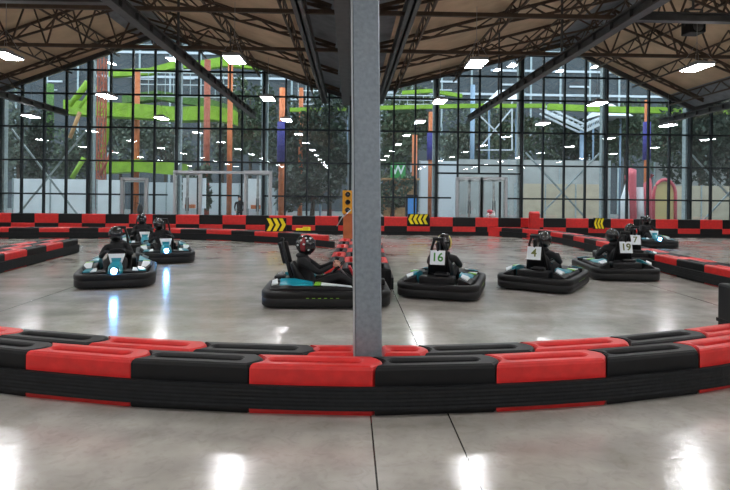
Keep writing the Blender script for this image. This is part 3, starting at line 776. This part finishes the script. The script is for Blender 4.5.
body_glove = person_body(SJ, 'cloth_black', driver_hands('cloth_dark'))
def make_helmet(shell, accent):
    b = B(shell, True); c = Vector((-.335, 0, .865)); nu, nv = 24, 16; V = []; 
    def pt(t, p, k=1.0):
        r_ = Vector((.155, .128, .15)); x = math.cos(t)*math.cos(p); y = math.cos(t)*math.sin(p); z = math.sin(t)
        x2 = x*(1.0+(.14*max(0, -z) if x > 0 else 0)); return c+Vector((x2*r_.x, y*r_.y, z*r_.z*(1.0 if z > 0 else 1.05)))*k
    for j in range(nv+1):
        t = -1.15+(PI/2+1.15)*j/nv
        for k in range(nu): V.append(pt(t, 2*PI*k/nu))
    o = len(b.v); 
    for j in range(nv):
        for k in range(nu):
            t = -1.15+(PI/2+1.15)*(j+.5)/nv; p = 2*PI*(k+.5)/nu; p = p-2*PI if p > PI else p
            if j == 0 and k == 0: b.add(V, [])
            front = abs(p) < 1.15 and -.28 < t < .38
            acc = (accent and ((abs(abs(p)-1.9) < .32 and t < .9 and t > -.6) or (abs(p) < .25 and t > .5)))
            b.cur = 0
            if front: b.use('visor')
            elif acc: b.use(accent)
            else: b.use(shell)
            b.f.append([o+j*nu+k, o+j*nu+(k+1) % nu, o+(j+1)*nu+(k+1) % nu, o+(j+1)*nu+k]); b.mi.append(b.cur); b.sm.append(True)
    b.use(shell)
    b.tube([pt(-1.12, 2*PI*k/24, 1.0) for k in range(24)], .012, 6, True)
    b.use('kart_black'); b.tube([pt(.40, -1.15+2.3*k/10, 1.02) for k in range(11)], .006, 6); b.tube([pt(-.3, -1.15+2.3*k/10, 1.02) for k in range(11)], .006, 6)
    return b.mesh('helmet')
HEL = {'red': make_helmet('helmet_black', 'helmet_red'), 'black': make_helmet('helmet_black', None), 'gold': make_helmet('helmet_black', 'helmet_gold'), 'grey': make_helmet('helmet_black', 'beam_dark')}
# white flecks of the red helmet
def driver(loc, rz, helmet, label, body, hood=True, sc=1.0):
    t = empty('person', loc, rz); t.scale = (sc, sc, sc); tag(t, label, 'person', None)
    bo = bpy.data.objects.new('body', body); C.objects.link(bo); bo.parent = t
    he = bpy.data.objects.new('helmet', HEL[helmet]); C.objects.link(he); he.parent = t
    if helmet == 'red':
        fk = B('helmet_white', True)
        for (p_, t_) in ((.9, .75), (1.5, .8), (2.1, .5), (-.9, .75), (-1.5, .8), (-2.1, .5), (-1.7, .1), (-2.4, 0), (-1.35, .45), (-1.2, -.5)):
            c = Vector((-.335+.155*math.cos(t_)*math.cos(p_), .128*math.cos(t_)*math.sin(p_), .865+.15*math.sin(t_))); fk.ell(c, (.018, .012, .014), 8, 5)
        fk.build('helmet_marking', he)
    if hood:
        h_ = B('cloth_black', True); h_.ell((-.40, 0, .70), (.085, .12, .05), 14, 8); h_.build('hood', t)
    return t
kart0 = make_kart(); kart_red = None
used0 = [False]
PLATE = B('kart_white').box((-.012, -.125, -.12), (0, .125, .12)).mesh('number_plate')
def kart(px, py, heading, label, dlabel, number=None, light=False, helmet='black', body=None, digit='digit_green', red=False, Y=None, sc=1.0, lean=0):
    p = G(px, py)
    if used0[0]: t = copy_tree(kart0)
    else: t = kart0; used0[0] = True
    t.location = (p.x, p.y, 0); t.rotation_euler = (0, 0, R(heading)); tag(t, label, 'go-kart', 'rental go-karts on the track')
    if number is not None:
        pl = bpy.data.objects.new('number_plate', PLATE); C.objects.link(pl); pl.parent = t; pl.location = (-.785, .0, .69); pl.rotation_euler = (0, R(14), 0); pl['label'] = 'white number plate reading %s' % number
        dg_ = bpy.data.objects.new('number', text_mesh(number, .2, digit)); C.objects.link(dg_); dg_.parent = pl
        dg_.matrix_local = Matrix(((0, 0, -1, -.014), (-1, 0, 0, 0), (0, 1, 0, 0), (0, 0, 0, 1)))
    if light:
        B('head_glow', True).disc((.945, 0, .32), (1, 0, 0), .05, .012, 16).build('headlight', t)
    dv = driver((p.x, p.y, 0), R(heading), helmet, dlabel, body or body_glove, sc=sc*1.06); dv.rotation_euler = (R(lean), 0, R(heading))
    return t
KARTS = []
k1 = kart(327, 301, 1, 'black go-kart seen side-on with a teal and white side pod, left of the column', 'person in black with dark red helmet driving the side-on kart left of the column', helmet='red', body=body_skin)
for ch in [c for c in C.objects if c.parent == k1 and c.name.split('.')[0] in ('front_panel', 'nose_fairing')]:
    me = ch.data.copy(); me.materials[0] = M['kart_red']; ch.data = me
# the shared kart mesh keeps its own copy: restore white on later copies
def whiten(t):
    for ch in [c for c in C.objects if c.parent == t and c.name.split('.')[0] in ('front_panel', 'nose_fairing')]:
        me = ch.data.copy(); me.materials[0] = M['kart_white' if ch.name.startswith('front') else 'kart_teal']; ch.data = me
def K(*a_, **k_):
    t = kart(*a_, **k_); whiten(t); return t
K(118, 281, -72, 'go-kart facing the viewer with lit headlight, nearest of the left group', 'person in black with black helmet in the nearest headlit kart on the left', light=True, helmet='black', lean=5, sc=.98)
K(165, 259.5, -70, 'go-kart with bright blue headlight behind the nearest left kart, its right neighbour', 'person in black helmet driving the headlit kart furthest right of the left group', light=True, helmet='grey', lean=10)
K(143, 250, -64, 'go-kart mostly hidden behind the nearest left kart, without headlight showing', 'person in black helmet whose kart is hidden between the two headlit karts', helmet='grey')
K(444, 291, 72, 'go-kart with plate 16 seen from behind, just right of the column', 'person in black with yellow-edged helmet driving kart 16', number='16', lean=3, helmet='gold')
K(545, 285, 56, 'go-kart with plate 4 seen from behind, second right of the column', 'person in black driving the second kart right of the column', number='4', lean=4, helmet='black', digit='digit_olive')
K(612, 275, 84, 'go-kart with plate 19 seen from behind beside the right-hand barrier', 'person in black driving the larger kart beside the right-hand barrier', number='19', lean=-8, helmet='black', digit='digit_olive')
K(626, 264, 78, 'go-kart half hidden just ahead of the kart with plate 19', 'person in black driving the kart half hidden ahead of kart 19', number='7', helmet='grey', digit='digit_olive')
K(650, 246, -100, 'small distant go-kart coming towards the viewer beyond the right-hand barrier', 'person in black driving the small distant kart beyond the right-hand barrier', light=True, helmet='black')
# ------------------------------------------------------------------ red and white bundle on the wall barrier
q = P(491, 222, 23.6)
b = B('pale', True); b.ell((0, 0, .1), (.2, .14, .12), 12, 8); b.ell((.1, 0, .2), (.09, .08, .12), 10, 6); b.use('pink'); b.ell((-.05, -.02, .28), (.13, .11, .08), 12, 7)
b.box((-.1, -.12, .03), (.02, -.1, .2))
o = b.build('jacket_bundle'); o.location = (P(491, 222, 24.1).x, SY+.14, 2*BH+.0); tag(o, 'crumpled red and white jacket on the wall barrier right of the chevrons', 'jacket')
# ------------------------------------------------------------------ hanging speaker at upper right
q = P(693, 24, 13.2)
t = empty('hanging_loudspeaker', (q.x, 13.2, q.z-.25)); tag(t, 'black loudspeaker unit hanging under the roof at upper right', 'speaker')
B('kart_black').box((-.18, -.2, 0), (.2, .2, .46)).build('cabinet', t, bevel=.03); B('beam_dark', True).disc((0, -.21, .14), (0, 1, 0), .12, .02).build('cone', t); B('beam_dark', True).disc((0, -.21, .35), (0, 1, 0), .05, .02).build('tweeter', t)
br = B('beam_dark'); br.bar((-.2, 0, .2), (-.2, 0, .6), .03); br.bar((.22, 0, .2), (.22, 0, .6), .03); br.bar((-.2, 0, .6), (.22, 0, .6), .03); br.bar((0, 0, .6), (0, 0, roofz(q.x)-(q.z-.25)), .04); br.build('bracket', t)
# ------------------------------------------------------------------ doors in the glazed wall
def door(n_, px0, px1, py0, glassy=True, leaf=2):
    a = P(px0, py0, GY-.15); b = P(px1, py0, GY-.15); t = empty('door_%d' % n_, ((a.x+b.x)/2, GY-.15, 0)); t['kind'] = 'structure'
    W = b.x-a.x; H = a.z; f = B('silver'); fw = .11
    for x in (-W/2, W/2): f.box((x-fw/2, -.08, 0), (x+fw/2, .05, H))
    f.box((-W/2, -.08, H-fw), (W/2, .05, H)); 
    f.build('door_frame', t)
    lf = B('frame_grey'); 
    for s in range(leaf):
        x0 = -W/2+fw/2+(W-fw)*s/leaf; x1 = x0+(W-fw)/leaf
        for x in (x0+.03, x1-.03): lf.box((x-.03, -.05, .02), (x+.03, .0, H-fw-.02))
        lf.box((x0, -.05, .02), (x1, 0, .2)); lf.box((x0, -.05, H-fw-.1), (x1, 0, H-fw-.02))
    lf.build('door_leaf', t)
    hd = B('frame_dark', True); hd.tube([(-.06, -.09, .9), (-.06, -.09, 1.5)], .015); hd.tube([(.06, -.09, .9), (.06, -.09, 1.5)], .015); hd.build('door_handle', t)
door(1, 175, 201, 170.5, leaf=2); door(2, 245.5, 271, 170.5, leaf=2); door(3, 457, 481.5, 177, leaf=2); door(4, 481.5, 506, 177, leaf=2)
a = P(175, 170.5, GY-.2); b = P(271, 171.5, GY-.2); struct(B('silver').box((a.x, GY-.3, a.z-.12), (b.x, GY-.12, a.z)).build('trim_40'))
# grey service doorway
door(5, 122.5, 147, 177.5, leaf=1)
# ------------------------------------------------------------------ beyond the glass
struct(B('pave').box((-60, GY+.2, -.25), (60, 70, -.02)).build('ground'))
# far hall
t = empty('far_building', (0, 56, 0)); tag(t, 'large dark clad building far behind the glass wall', 'building')
B('cladding').box((-50, 0, 0), (50, 1, 19)).build('wall', t)
s_ = B('clad_light')
for z, x0, x1 in ((15.4, -40, 4), (13.0, -26, -5), (11.8, 2, 40), (14.2, 14, 34)): s_.box((x0, -.15, z), (x1, 0, z+.22))
s_.build('cornice', t)
s_ = B('frame_grey')
for x in range(-48, 50, 3): s_.box((x, -.12, 0), (x+.18, 0, 18.6))
s_.build('pilaster', t)
wi = B('clad_light')
for (x0, z0_, w_) in ((-22, 13.6, 3), (-17, 13.7, 2), (-13, 14.4, 3.2), (-6, 11, 2), (8, 13, 2.6), (15, 12.8, 3), (22, 12.7, 2), (-30, 12.4, 1.6), (-3, 10.8, 1)):
    wi.box((x0, -.2, z0_), (x0+w_, -.1, z0_+.18)); wi.box((x0+.4, -.2, z0_-.8), (x0+w_-.5, -.1, z0_-.7))
wi.build('light_strip', t)
# white hoarding (left), beige wall (right)
def wallrun(name, px0, px1, py_top, Y, m_, label, cat, posts='frame_grey', step=2.0, gap=.0):
    a = P(px0, py_top, Y); b = P(px1, py_top, Y); t = empty(name, ((a.x+b.x)/2, Y, 0)); tag(t, label, cat); W = b.x-a.x; H = (a.z+b.z)/2; n_ = max(1, int(W/step))
    for k in range(n_):
        x0 = -W/2+W*k/n_; x1 = -W/2+W*(k+1)/n_; B(m_).box((x0+.03, 0, .02), (x1-.03, .06, H)).build('panel', t)
    ps = B(posts)
    for k in range(n_+1):
        x = -W/2+W*k/n_; ps.box((x-.04, -.03, 0), (x+.04, .09, H+.03))
    ps.build('post', t)
wallrun('hoarding', 13, 88, 179, 31, 'hoarding', 'white panel hoarding behind the glass at the far left', 'hoarding')
wallrun('hoarding', 97, 121, 180, 31, 'hoarding', 'short white hoarding behind the glass left of the grey service doorway', 'hoarding')
wallrun('shop_front', 148, 276, 183, 40.5, 'clad_light', 'pale low shop front seen through the left-hand doors', 'shop front', step=1.3)
wallrun('low_wall', 420, 458, 161, 35.2, 'clad_light', 'pale grey panel wall behind the glass left of the right-hand doors', 'wall', step=2.4)
wallrun('low_wall', 458, 610, 160, 37, 'concrete_wall', 'grey concrete wall behind the glass doors on the right', 'wall', step=3)
wallrun('low_wall', 655, 760, 163, 38, 'concrete_wall', 'grey concrete wall behind the glass at the far right', 'wall', step=3)
wallrun('fence', 515, 606, 184, 33, 'beige_wall', 'beige boarded fence in front of the concrete wall on the right', 'fence', step=1.6)
wallrun('fence', 672, 760, 186, 33, 'beige_wall', 'beige boarded fence at the far right behind the glass', 'fence', step=1.6)
# trees
def tree(px, py_c, Y, rx, rz, m_, label, nleaf=1500, ground=True, ry=None):
    c = P(px, py_c, Y); t = empty('tree', (c.x, Y, 0)); tag(t, label, 'tree', 'trees behind the glass wall'); ry = ry or rx*.7
    tr = B('bark', True); tr.tube([(0, 0, 0), (.06, 0, c.z*.5), (0, 0, c.z+rz*.5)], [.16, .12, .05], 8)
    for k in range(6):
        an = k*1.1; tr.tube([(0, 0, max(.4, c.z-rz*.5)), (rx*.45*math.cos(an), ry*.45*math.sin(an), c.z+rz*.2*math.sin(k*2))], [.06, .02], 6)
    tr.build('trunk', t)
    f = B(m_); blobs = [(random.uniform(-.55, .55), random.uniform(-.5, .5), random.uniform(-.6, .65), random.uniform(.35, .6)) for _ in range(11)]+[(0, 0, 0, .75)]
    for _ in range(nleaf):
        bx, by, bz, br_ = random.choice(blobs); u = Vector((random.gauss(0, 1), random.gauss(0, 1), random.gauss(0, 1))).normalized()*(br_*random.uniform(.65, 1.0))
        p = Vector(((bx+u.x)*rx, (by+u.y)*ry, c.z+(bz+u.z)*rz))
        if p.z < .1: continue
        a_ = Vector((random.gauss(0, 1), random.gauss(0, 1), random.gauss(0, 1))).normalized(); b__ = a_.cross(Vector((random.random(), random.random(), random.random()))).normalized(); s = random.uniform(.1, .24)
        f.add([p-a_*s, p-b__*s*.5, p+a_*s, p+b__*s*.5], [(0, 1, 2, 3)])
    f.build('foliage', t)
trees = [
 (40, 150, 36, 1.1, 3.3, 'leaf', 'narrow dark tree above the white hoarding at far left'),
 (18, 140, 42, 2.0, 3.2, 'leaf_pale', 'pale grey-green tree at the left edge behind the narrow dark tree'),
 (72, 160, 40, 2.0, 2.2, 'leaf_mid', 'mid green bush-like tree right of the narrow dark tree'),
 (120, 138, 44, 2.4, 2.6, 'leaf_pale', 'pale tree between the two lowest green decks on the left'),
 (165, 150, 45, 2.6, 2.4, 'leaf_pale', 'pale rounded tree behind the left group of karts'),
 (196, 190, 31, .9, 1.4, 'leaf_mid', 'small green tree just left of the left-hand door pair'),
 (222, 140, 43, 2.6, 3.0, 'leaf_pale', 'pale tree above the left-hand doors'),
 (250, 120, 40, 2.0, 3.0, 'leaf_mid', 'tall green tree above the second left-hand door'),
 (300, 155, 38, 2.4, 3.4, 'leaf', 'dark broad tree right of the blue-padded post'),
 (330, 140, 36, 2.4, 3.8, 'leaf', 'dark tall tree directly left of the steel column'),
 (312, 188, 32, 2.4, 1.5, 'leaf', 'low dark shrubbery below the trees left of the column'),
 (395, 140, 38, 2.0, 3.4, 'leaf_mid', 'green tree directly right of the steel column'),
 (415, 115, 42, 2.2, 2.6, 'leaf_mid', 'green tree above the wooden kiosk'),
 (392, 195, 32, 1.2, 1.1, 'leaf_mid', 'low green shrub in front of the wooden kiosk'),
 (470, 135, 46, 3.4, 3.0, 'leaf_pale', 'pale tree above the right-hand glass doors'),
 (520, 142, 44, 3.0, 2.2, 'leaf_mid', 'green tree right of the right-hand doors'),
 (575, 145, 46, 3.6, 2.4, 'leaf', 'dark tree below the white roof trusses'),
 (625, 135, 45, 3.0, 2.8, 'leaf_mid', 'green tree left of the small blue-padded post'),
 (665, 140, 42, 2.2, 2.8, 'leaf_mid', 'green tree right of the small blue-padded post'),
 (700, 142, 36, 2.6, 3.2, 'leaf', 'large dark leafy tree at the far right behind the glass'),
 (728, 132, 38, 2.6, 3.4, 'leaf', 'dark tree cut off by the right edge of the picture'),
]
for px, py, Y, rx, rz, m_, lab in trees: tree(px, py, Y, rx, rz, m_, lab, nleaf=int(700+260*rx*rz))
# orange columns
def mast(px, y0, y1, Y, w_, m_, label, lattice=False, pad=None):
    a = P(px, y1, Y); w_ *= .68; t = empty('play_mast', (a.x, Y, 0)); tag(t, label, 'mast'); zt_ = P(px, y0, Y).z; zb = 0
    s = B(m_, not lattice)
    if lattice:
        for sx in (-1, 1):
            for sy in (-1, 1): s.bar((sx*w_/2, sy*w_/2, 0), (sx*w_/2, sy*w_/2, zt_), .07)
        z = .2; k = 1
        while z < zt_-.6:
            for sy in (-1, 1): s.bar((-k*w_/2, sy*w_/2, z), (k*w_/2, sy*w_/2, z+.6), .05)
            k = -k; z += .6
    else: s.tube([(0, 0, 0), (0, 0, zt_)], w_/2, 12)
    s.build('shaft', t)
    if pad:
        z1_ = P(px, pad[0], Y).z; z0_ = P(px, pad[1], Y).z
        B('blue_pad', True).tube([(0, 0, z0_), (0, 0, z1_)], w_*.8, 14).build('pad', t)
    return t
mast(101, 58, 178, 33, .5, 'orange_red', 'red-orange lattice mast of the play structure at the left', lattice=True)
mast(136, 70, 208, 36, .5, 'orange', 'plain orange mast right of the lattice mast')
mast(206, 60, 208, 33, .55, 'orange_red', 'rust-orange mast in front of the left-hand doors')
mast(229, 62, 208, 33, .45, 'orange', 'orange mast between the two left-hand doors')
mast(281, 88, 212, 30, .45, 'orange', 'orange post with long blue pad left of the column', pad=(122, 162))
mast(300, 88, 208, 37, .42, 'orange', 'orange mast behind the dark trees left of the column')
mast(414, 135, 208, 36, .5, 'orange', 'orange mast beside the wooden kiosk')
mast(430, 112, 208, 34, .42, 'orange', 'orange post with blue pad right of the column', pad=(132, 160))
mast(646, 100, 208, 34, .42, 'orange', 'orange post with blue pad towards the right edge', pad=(122, 160))
mast(472, 85, 165, 40, .5, 'steel_blue', 'pale blue-grey post above the right-hand glass doors')
# lime play structures
def lime(name, pts, r_, label, Y, m_='lime', flat=None):
    P3 = [P(x, y, Y if len(q_) < 3 else q_[2]) for q_ in pts for x, y in [q_[:2]]]; o = P3[0].copy(); b = B(m_, True)
    if flat:
        rings = []
        for p_ in P3: rings.append([p_+Vector((0, -flat/2, -r_)), p_+Vector((0, flat/2, -r_)), p_+Vector((0, flat/2, r_)), p_+Vector((0, -flat/2, r_))])
        b.smooth = False; b.loft(rings)
    else: b.tube(P3, r_, 8)
    ob = b.build(name, origin=o); tag(ob, label, 'play structure'); return ob
lime('slide_deck', [(68, 108), (100, 110), (140, 112), (180, 115), (215, 114), (236, 118)], .42, 'wide lime green slide deck crossing behind the left glazing', 35, flat=1.2)
lime('slide_deck', [(104, 168), (140, 166), (185, 170)], .38, 'low lime green slide deck above the grey service doorway', 36, flat=1.4)
lime('slide_deck', [(110, 74), (150, 72), (172, 66), (212, 64)], .22, 'upper lime green beam near the top of the left gable', 38, flat=.5)
lime('slide_deck', [(200, 66), (225, 62), (268, 66)], .3, 'lime green rail under the roof edge above the left doors', 37, flat=.5)
lime('slide_deck', [(125, 100), (160, 96), (210, 104), (236, 112)], .3, 'darker green curved slide behind the wide lime deck', 39, 'lime_dark', flat=1)
lime('support_strut', [(70, 106), (88, 82)], .2, 'lime green slanted strut rising at the left of the slide deck', 34.5)
lime('support_strut', [(80, 108), (96, 86)], .14, 'second lime green slanted strut beside the lattice mast', 34.5)
lime('support_strut', [(72, 178), (84, 158)], .15, 'short lime green strut low behind the hoarding', 34)
lime('support_strut', [(96, 170), (106, 140), (110, 116)], .16, 'lime green strut running up behind the lattice mast', 36.5)
lime('support_pole', [(50, 84), (50, 140)], .25, 'green vertical pole at the left beside the narrow tree', 38, 'lime_dark')
lime('green_beam', [(290, 110), (352, 109), (420, 107), (470, 106), (545, 106)], .13, 'long thin lime green beam behind the column', 36, flat=.3)
lime('green_beam', [(548, 107), (620, 110), (760, 112)], .2, 'lime green beam across the right glazing', 37, flat=.4)
lime('green_beam', [(402, 93), (430, 91), (462, 96)], .12, 'short lime green beam right of the column above the long one', 36.5, flat=.3)
o = lime('climbing_ramp', [(70, 138), (80, 112)], .12, 'orange rope ladder ramp left of the lattice mast', 33.5, 'wood')
# pale railings and pavilion roofs of the play area
for x0, x1, y0, y1, Y, lab in ((140, 236, 74, 96, 37.5, 'pale upright railing on the upper deck behind the left gable'), (298, 350, 78, 104, 40, 'pale railing tower behind the glass left of the column'), (384, 445, 96, 104, 39, 'low pale railing on the green beam right of the column')):
    a_ = P(x0, y1, Y); b_ = P(x1, y0, Y); t = empty('railing', (a_.x, Y, a_.z)); tag(t, lab, 'railing'); W_, H_ = b_.x-a_.x, b_.z-a_.z
    r_ = B('clad_light'); 
    for z in (0, H_*.5, H_): r_.box((0, -.03, z-.03), (W_, .03, z+.03))
    r_.build('handrail', t); r_ = B('frame_grey'); k = 0
    while k*.55 < W_: r_.box((k*.55-.02, -.02, 0), (k*.55+.02, .02, H_)); k += 1
    r_.build('baluster', t)
for x0, x1, y0, y1, Y, lab in ((318, 352, 76, 90, 44, 'pale pitched canopy roof behind the glass left of the column'), (486, 520, 90, 103, 42, 'white pitched canopy roof right of the pale blue post'), (590, 624, 104, 118, 44, 'white pitched canopy roof behind the V-shaped truss')):
    a_ = P(x0, y1, Y); b_ = P(x1, y0, Y); t = empty('canopy', ((a_.x+b_.x)/2, Y, 0)); tag(t, lab, 'canopy'); W_ = (b_.x-a_.x)/2
    r_ = B('pale'); r_.add([(-W_, -1.5, a_.z), (W_, -1.5, a_.z), (W_, 1.5, a_.z), (-W_, 1.5, a_.z), (-W_*.3, 0, b_.z), (W_*.3, 0, b_.z)], [(0, 1, 5, 4), (1, 2, 5), (2, 3, 4, 5), (3, 0, 4), (0, 3, 2, 1)]); r_.build('roof', t)
    for s in (-1, 1): B('steel_blue', True).tube([(s*W_*.8, 0, 0), (s*W_*.8, 0, a_.z)], .08).build('post', t)
# red slanted struts
lime('support_strut', [(100, 176), (112, 150)], .08, 'red slanted strut at the foot of the lattice mast', 32.5, 'orange_red')
# white V trusses on the right
def vtruss(pts, Y, label):
    t = empty('canopy_truss', P(*pts[1], Y)); tag(t, label, 'truss', None); o = Vector(t.location)
    for (a_, b_) in zip(pts, pts[1:]):
        A = P(*a_, Y)-o; Bq = P(*b_, Y)-o; bb = B('clad_light')
        for dy in (-.5, .5):
            for dz in (-.22, .22): bb.bar(A+Vector((0, dy, dz)), Bq+Vector((0, dy, dz)), .13)
        n_ = 8
        for k in range(n_): bb.bar(A.lerp(Bq, k/n_)+Vector((0, -.5, -.22)), A.lerp(Bq, (k+1)/n_)+Vector((0, -.5, .22)), .04); bb.bar(A.lerp(Bq, k/n_)+Vector((0, -.5, .22)), A.lerp(Bq, k/n_)+Vector((0, .5, .22)), .04)
        bb.build('truss_arm', t)
    po = B('steel_blue', True); po.tube([(0, 0, -o.z), (0, 0, 0)], .22, 10); po.build('post', t)
vtruss([(542, 110), (583, 129), (602, 120)], 40, 'white V-shaped canopy truss on a blue-grey post at the right')
t = empty('scaffold', P(495, 150, 39)); tag(t, 'pale diagonal scaffold frame behind the glass right of the pale blue post', 'scaffold'); o = Vector(t.location); sc = B('clad_light')
for a_, b_ in (((478, 150), (515, 105)), ((478, 150), (512, 150)), ((512, 150), (512, 100)), ((480, 116), (505, 140)), ((600, 100), (560, 70)), ((545, 100), (572, 75))):
    if a_[0] < 530: sc.bar(P(*a_, 39)-o, P(*b_, 39)-o, .09)
sc.build('tube_frame', t)
# inflatable castle-like attraction, generic
q0 = P(622, 208, 31); q1 = P(652, 208, 31); x0 = q0.x; 
t = empty('inflatable_slide', (q0.x, 31, 0)); tag(t, 'red and white inflatable slide behind the glass at the right', 'inflatable')
W = q1.x-q0.x; s_ = B('pale', True); s_.tube([(W*.12, 0, 0), (W*.1, 0, 1.6), (W*.2, 0, 2.6)], [.26, .24, .12], 12); s_.tube([(W*.62, .1, 0), (W*.6, .1, 2.3)], [.28, .22], 12); s_.build('white_tube', t)
s_ = B('pink', True); s_.tube([(W*.35, -.1, 0), (W*.3, -.1, 1.8), (W*.24, -.1, 2.9), (W*.3, -.1, 3.3)], [.2, .22, .3, .22], 12); s_.tube([(W*.85, 0, 0), (W*.85, 0, 2.5), (W, 0, 3.0)], [.22, .22, .12], 12); s_.build('red_tube', t)
a0_ = P(656, 208, 31.5); a1_ = P(672, 208, 31.5)
t = empty('arch_gate', ((a0_.x+a1_.x)/2, 31.5, 0)); tag(t, 'sand-coloured arched gate with pink rim beside the inflatable slide', 'arch'); hw = (a1_.x-a0_.x)/2+.12
b = B('sand'); pts = [(-hw, 0, 0)]+[(hw*math.cos(PI-PI*k/12), 0, 1.9+.75*math.sin(PI*k/12)) for k in range(13)]+[(hw, 0, 0)]; b.prism(pts, (0, .25, 0)); b.build('arch_panel', t)
b = B('pink', True); b.tube([(-hw-.05, -.05, 0)]+[((hw+.05)*math.cos(PI-PI*k/12), -.05, 1.9+.85*math.sin(PI*k/12)) for k in range(13)]+[(hw+.05, -.05, 0)], .09, 8); b.build('rim', t)
# kiosk with green W sign
a0_ = P(383, 208, 32); a1_ = P(417, 208, 32); t = empty('kiosk', ((a0_.x+a1_.x)/2, 32, 0)); tag(t, 'wooden kiosk behind the glass right of the column', 'kiosk'); hw = (a1_.x-a0_.x)/2; zt_ = P(400, 180, 32).z
b = B('wood'); b.box((-hw, 0, 0), (hw, .1, 1.0)); b.box((-hw, 0, zt_-.9), (hw, .1, zt_)); b.box((-hw, 0, 1), (-hw+.12, .1, zt_)); b.box((hw-.12, 0, 1), (hw, .1, zt_)); b.build('counter_wall', t)
B('bark').box((-hw+.1, 1.2, 0), (hw-.1, 1.3, zt_)).build('back_wall', t); B('wood').box((-hw-.1, -.4, zt_), (hw+.1, 1.4, zt_+.1)).build('roof', t)
q = P(398, 174.5, 31.4); t = empty('letter_sign', (q.x, 31.4, zt_+.1)); tag(t, 'green sign with a white letter W above the wooden kiosk', 'sign')
B('sign_green').box((-.42, 0, 0), (.42, .1, .85)).build('sign_board', t); ob = bpy.data.objects.new('letter', text_mesh('W', .7, 'kart_white')); C.objects.link(ob); ob.parent = t; ob.location = (0, -.01, .42); ob.rotation_euler = (R(90), 0, 0)
q = P(412, 208, 29); t = empty('vending_machine', (q.x, 29, 0)); tag(t, 'dark vending machine with glowing blue front behind the glass', 'vending machine')
B('kart_black').box((-.3, 0, 0), (.3, .6, 1.75)).build('cabinet', t, bevel=.02); B('blue_panel').box((-.22, -.01, .5), (.22, .0, 1.6)).build('display', t)
# dark motorbike shape in the service doorway, as parked mini bike
q = P(134, 208, 28); t = empty('parked_scooter', (q.x, 28, 0)); tag(t, 'dark parked scooter seen through the grey service doorway', 'scooter')
for s in (-.35, .35):
    B('tyre', True).tube([(s+.2*math.cos(2*PI*k/16), 0, .24+.2*math.sin(2*PI*k/16)) for k in range(16)], .05, 6, True).build('wheel', t)
b = B('kart_black', True); b.ell((0, 0, .5), (.4, .14, .18)); b.ell((.3, 0, .85), (.14, .16, .3)); b.build('fairing', t); B('kart_black', True).tube([(.25, -.3, 1.2), (.3, 0, 1.1), (.25, .3, 1.2)], .02).build('handlebar', t)
# benches / display cases behind the left doors
for px, lab in ((192, 'pale display stand behind the left door of the left pair'), (258, 'pale display stand behind the second left-hand door')):
    q = P(px, 208, 29.5); t = empty('display_stand', (q.x, 29.5, 0)); tag(t, lab, 'display stand')
    B('clad_light').box((-.5, 0, 0), (.5, .5, .9)).build('cabinet', t, bevel=.01); B('hoarding').box((-.6, .4, .9), (.6, .5, 2.5)).build('back_panel', t); B('orange').box((-.4, .1, .9), (.1, .35, 1.1)).build('tray', t)
# standing person behind the glass
q = P(239.5, 200, 28.2); zt_h = 1.5
sc_ = .93
HJ = dict(pelvis=(0, 0, .93), belly=(0, 0, 1.08), chest=(0, 0, 1.3), neck=(0, 0, 1.48), head=(0, -.01, 1.58), headtop=(0, 0, 1.68))
for s, k in (('l', 1), ('r', -1)):
    HJ['sh'+s] = (k*.19, 0, 1.38); HJ['el'+s] = (k*.26, .02, 1.12); HJ['wr'+s] = (k*.2, -.1, .92); HJ['hip'+s] = (k*.09, 0, .88); HJ['kn'+s] = (k*.1, -.02, .48); HJ['an'+s] = (k*.1, .02, .09); HJ['toe'+s] = (k*.11, -.14, .04)
st_body = person_body(HJ, 'cloth_black', hand((.2, -.1, .92), (-.05, -.08, -.1), (-.5, 0, -.1), 1)+hand((-.2, -.1, .92), (.05, -.08, -.1), (.5, 0, -.1), -1))
t = empty('person', (q.x, 28.2, -.02)); t.scale = (sc_, sc_, sc_); tag(t, 'person in black clothes standing behind the glass between the left doors', 'person')
ob = bpy.data.objects.new('body', st_body); C.objects.link(ob); ob.parent = t
h_ = B('kart_black', True); h_.ell((0, .015, 1.62), (.1, .11, .125)); h_.build('hair', t)
f_ = B('skin', True); f_.ell((0, -.04, 1.575), (.075, .07, .1)); f_.ell((0, -.115, 1.57), (.012, .014, .02), 8, 5); f_.use('kart_black')
for s in (-1, 1): f_.ell((s*.03, -.102, 1.592), (.01, .008, .006), 6, 4)
f_.use('kart_red').ell((0, -.1, 1.532), (.02, .008, .006), 8, 4); f_.build('face', t)
# ------------------------------------------------------------------ world
w = bpy.data.worlds.new('world'); bpy.context.scene.world = w; w.use_nodes = True; bg = w.node_tree.nodes['Background']
bg.inputs['Color'].default_value = (.72, .86, 1, 1); bg.inputs['Strength'].default_value = 3.0
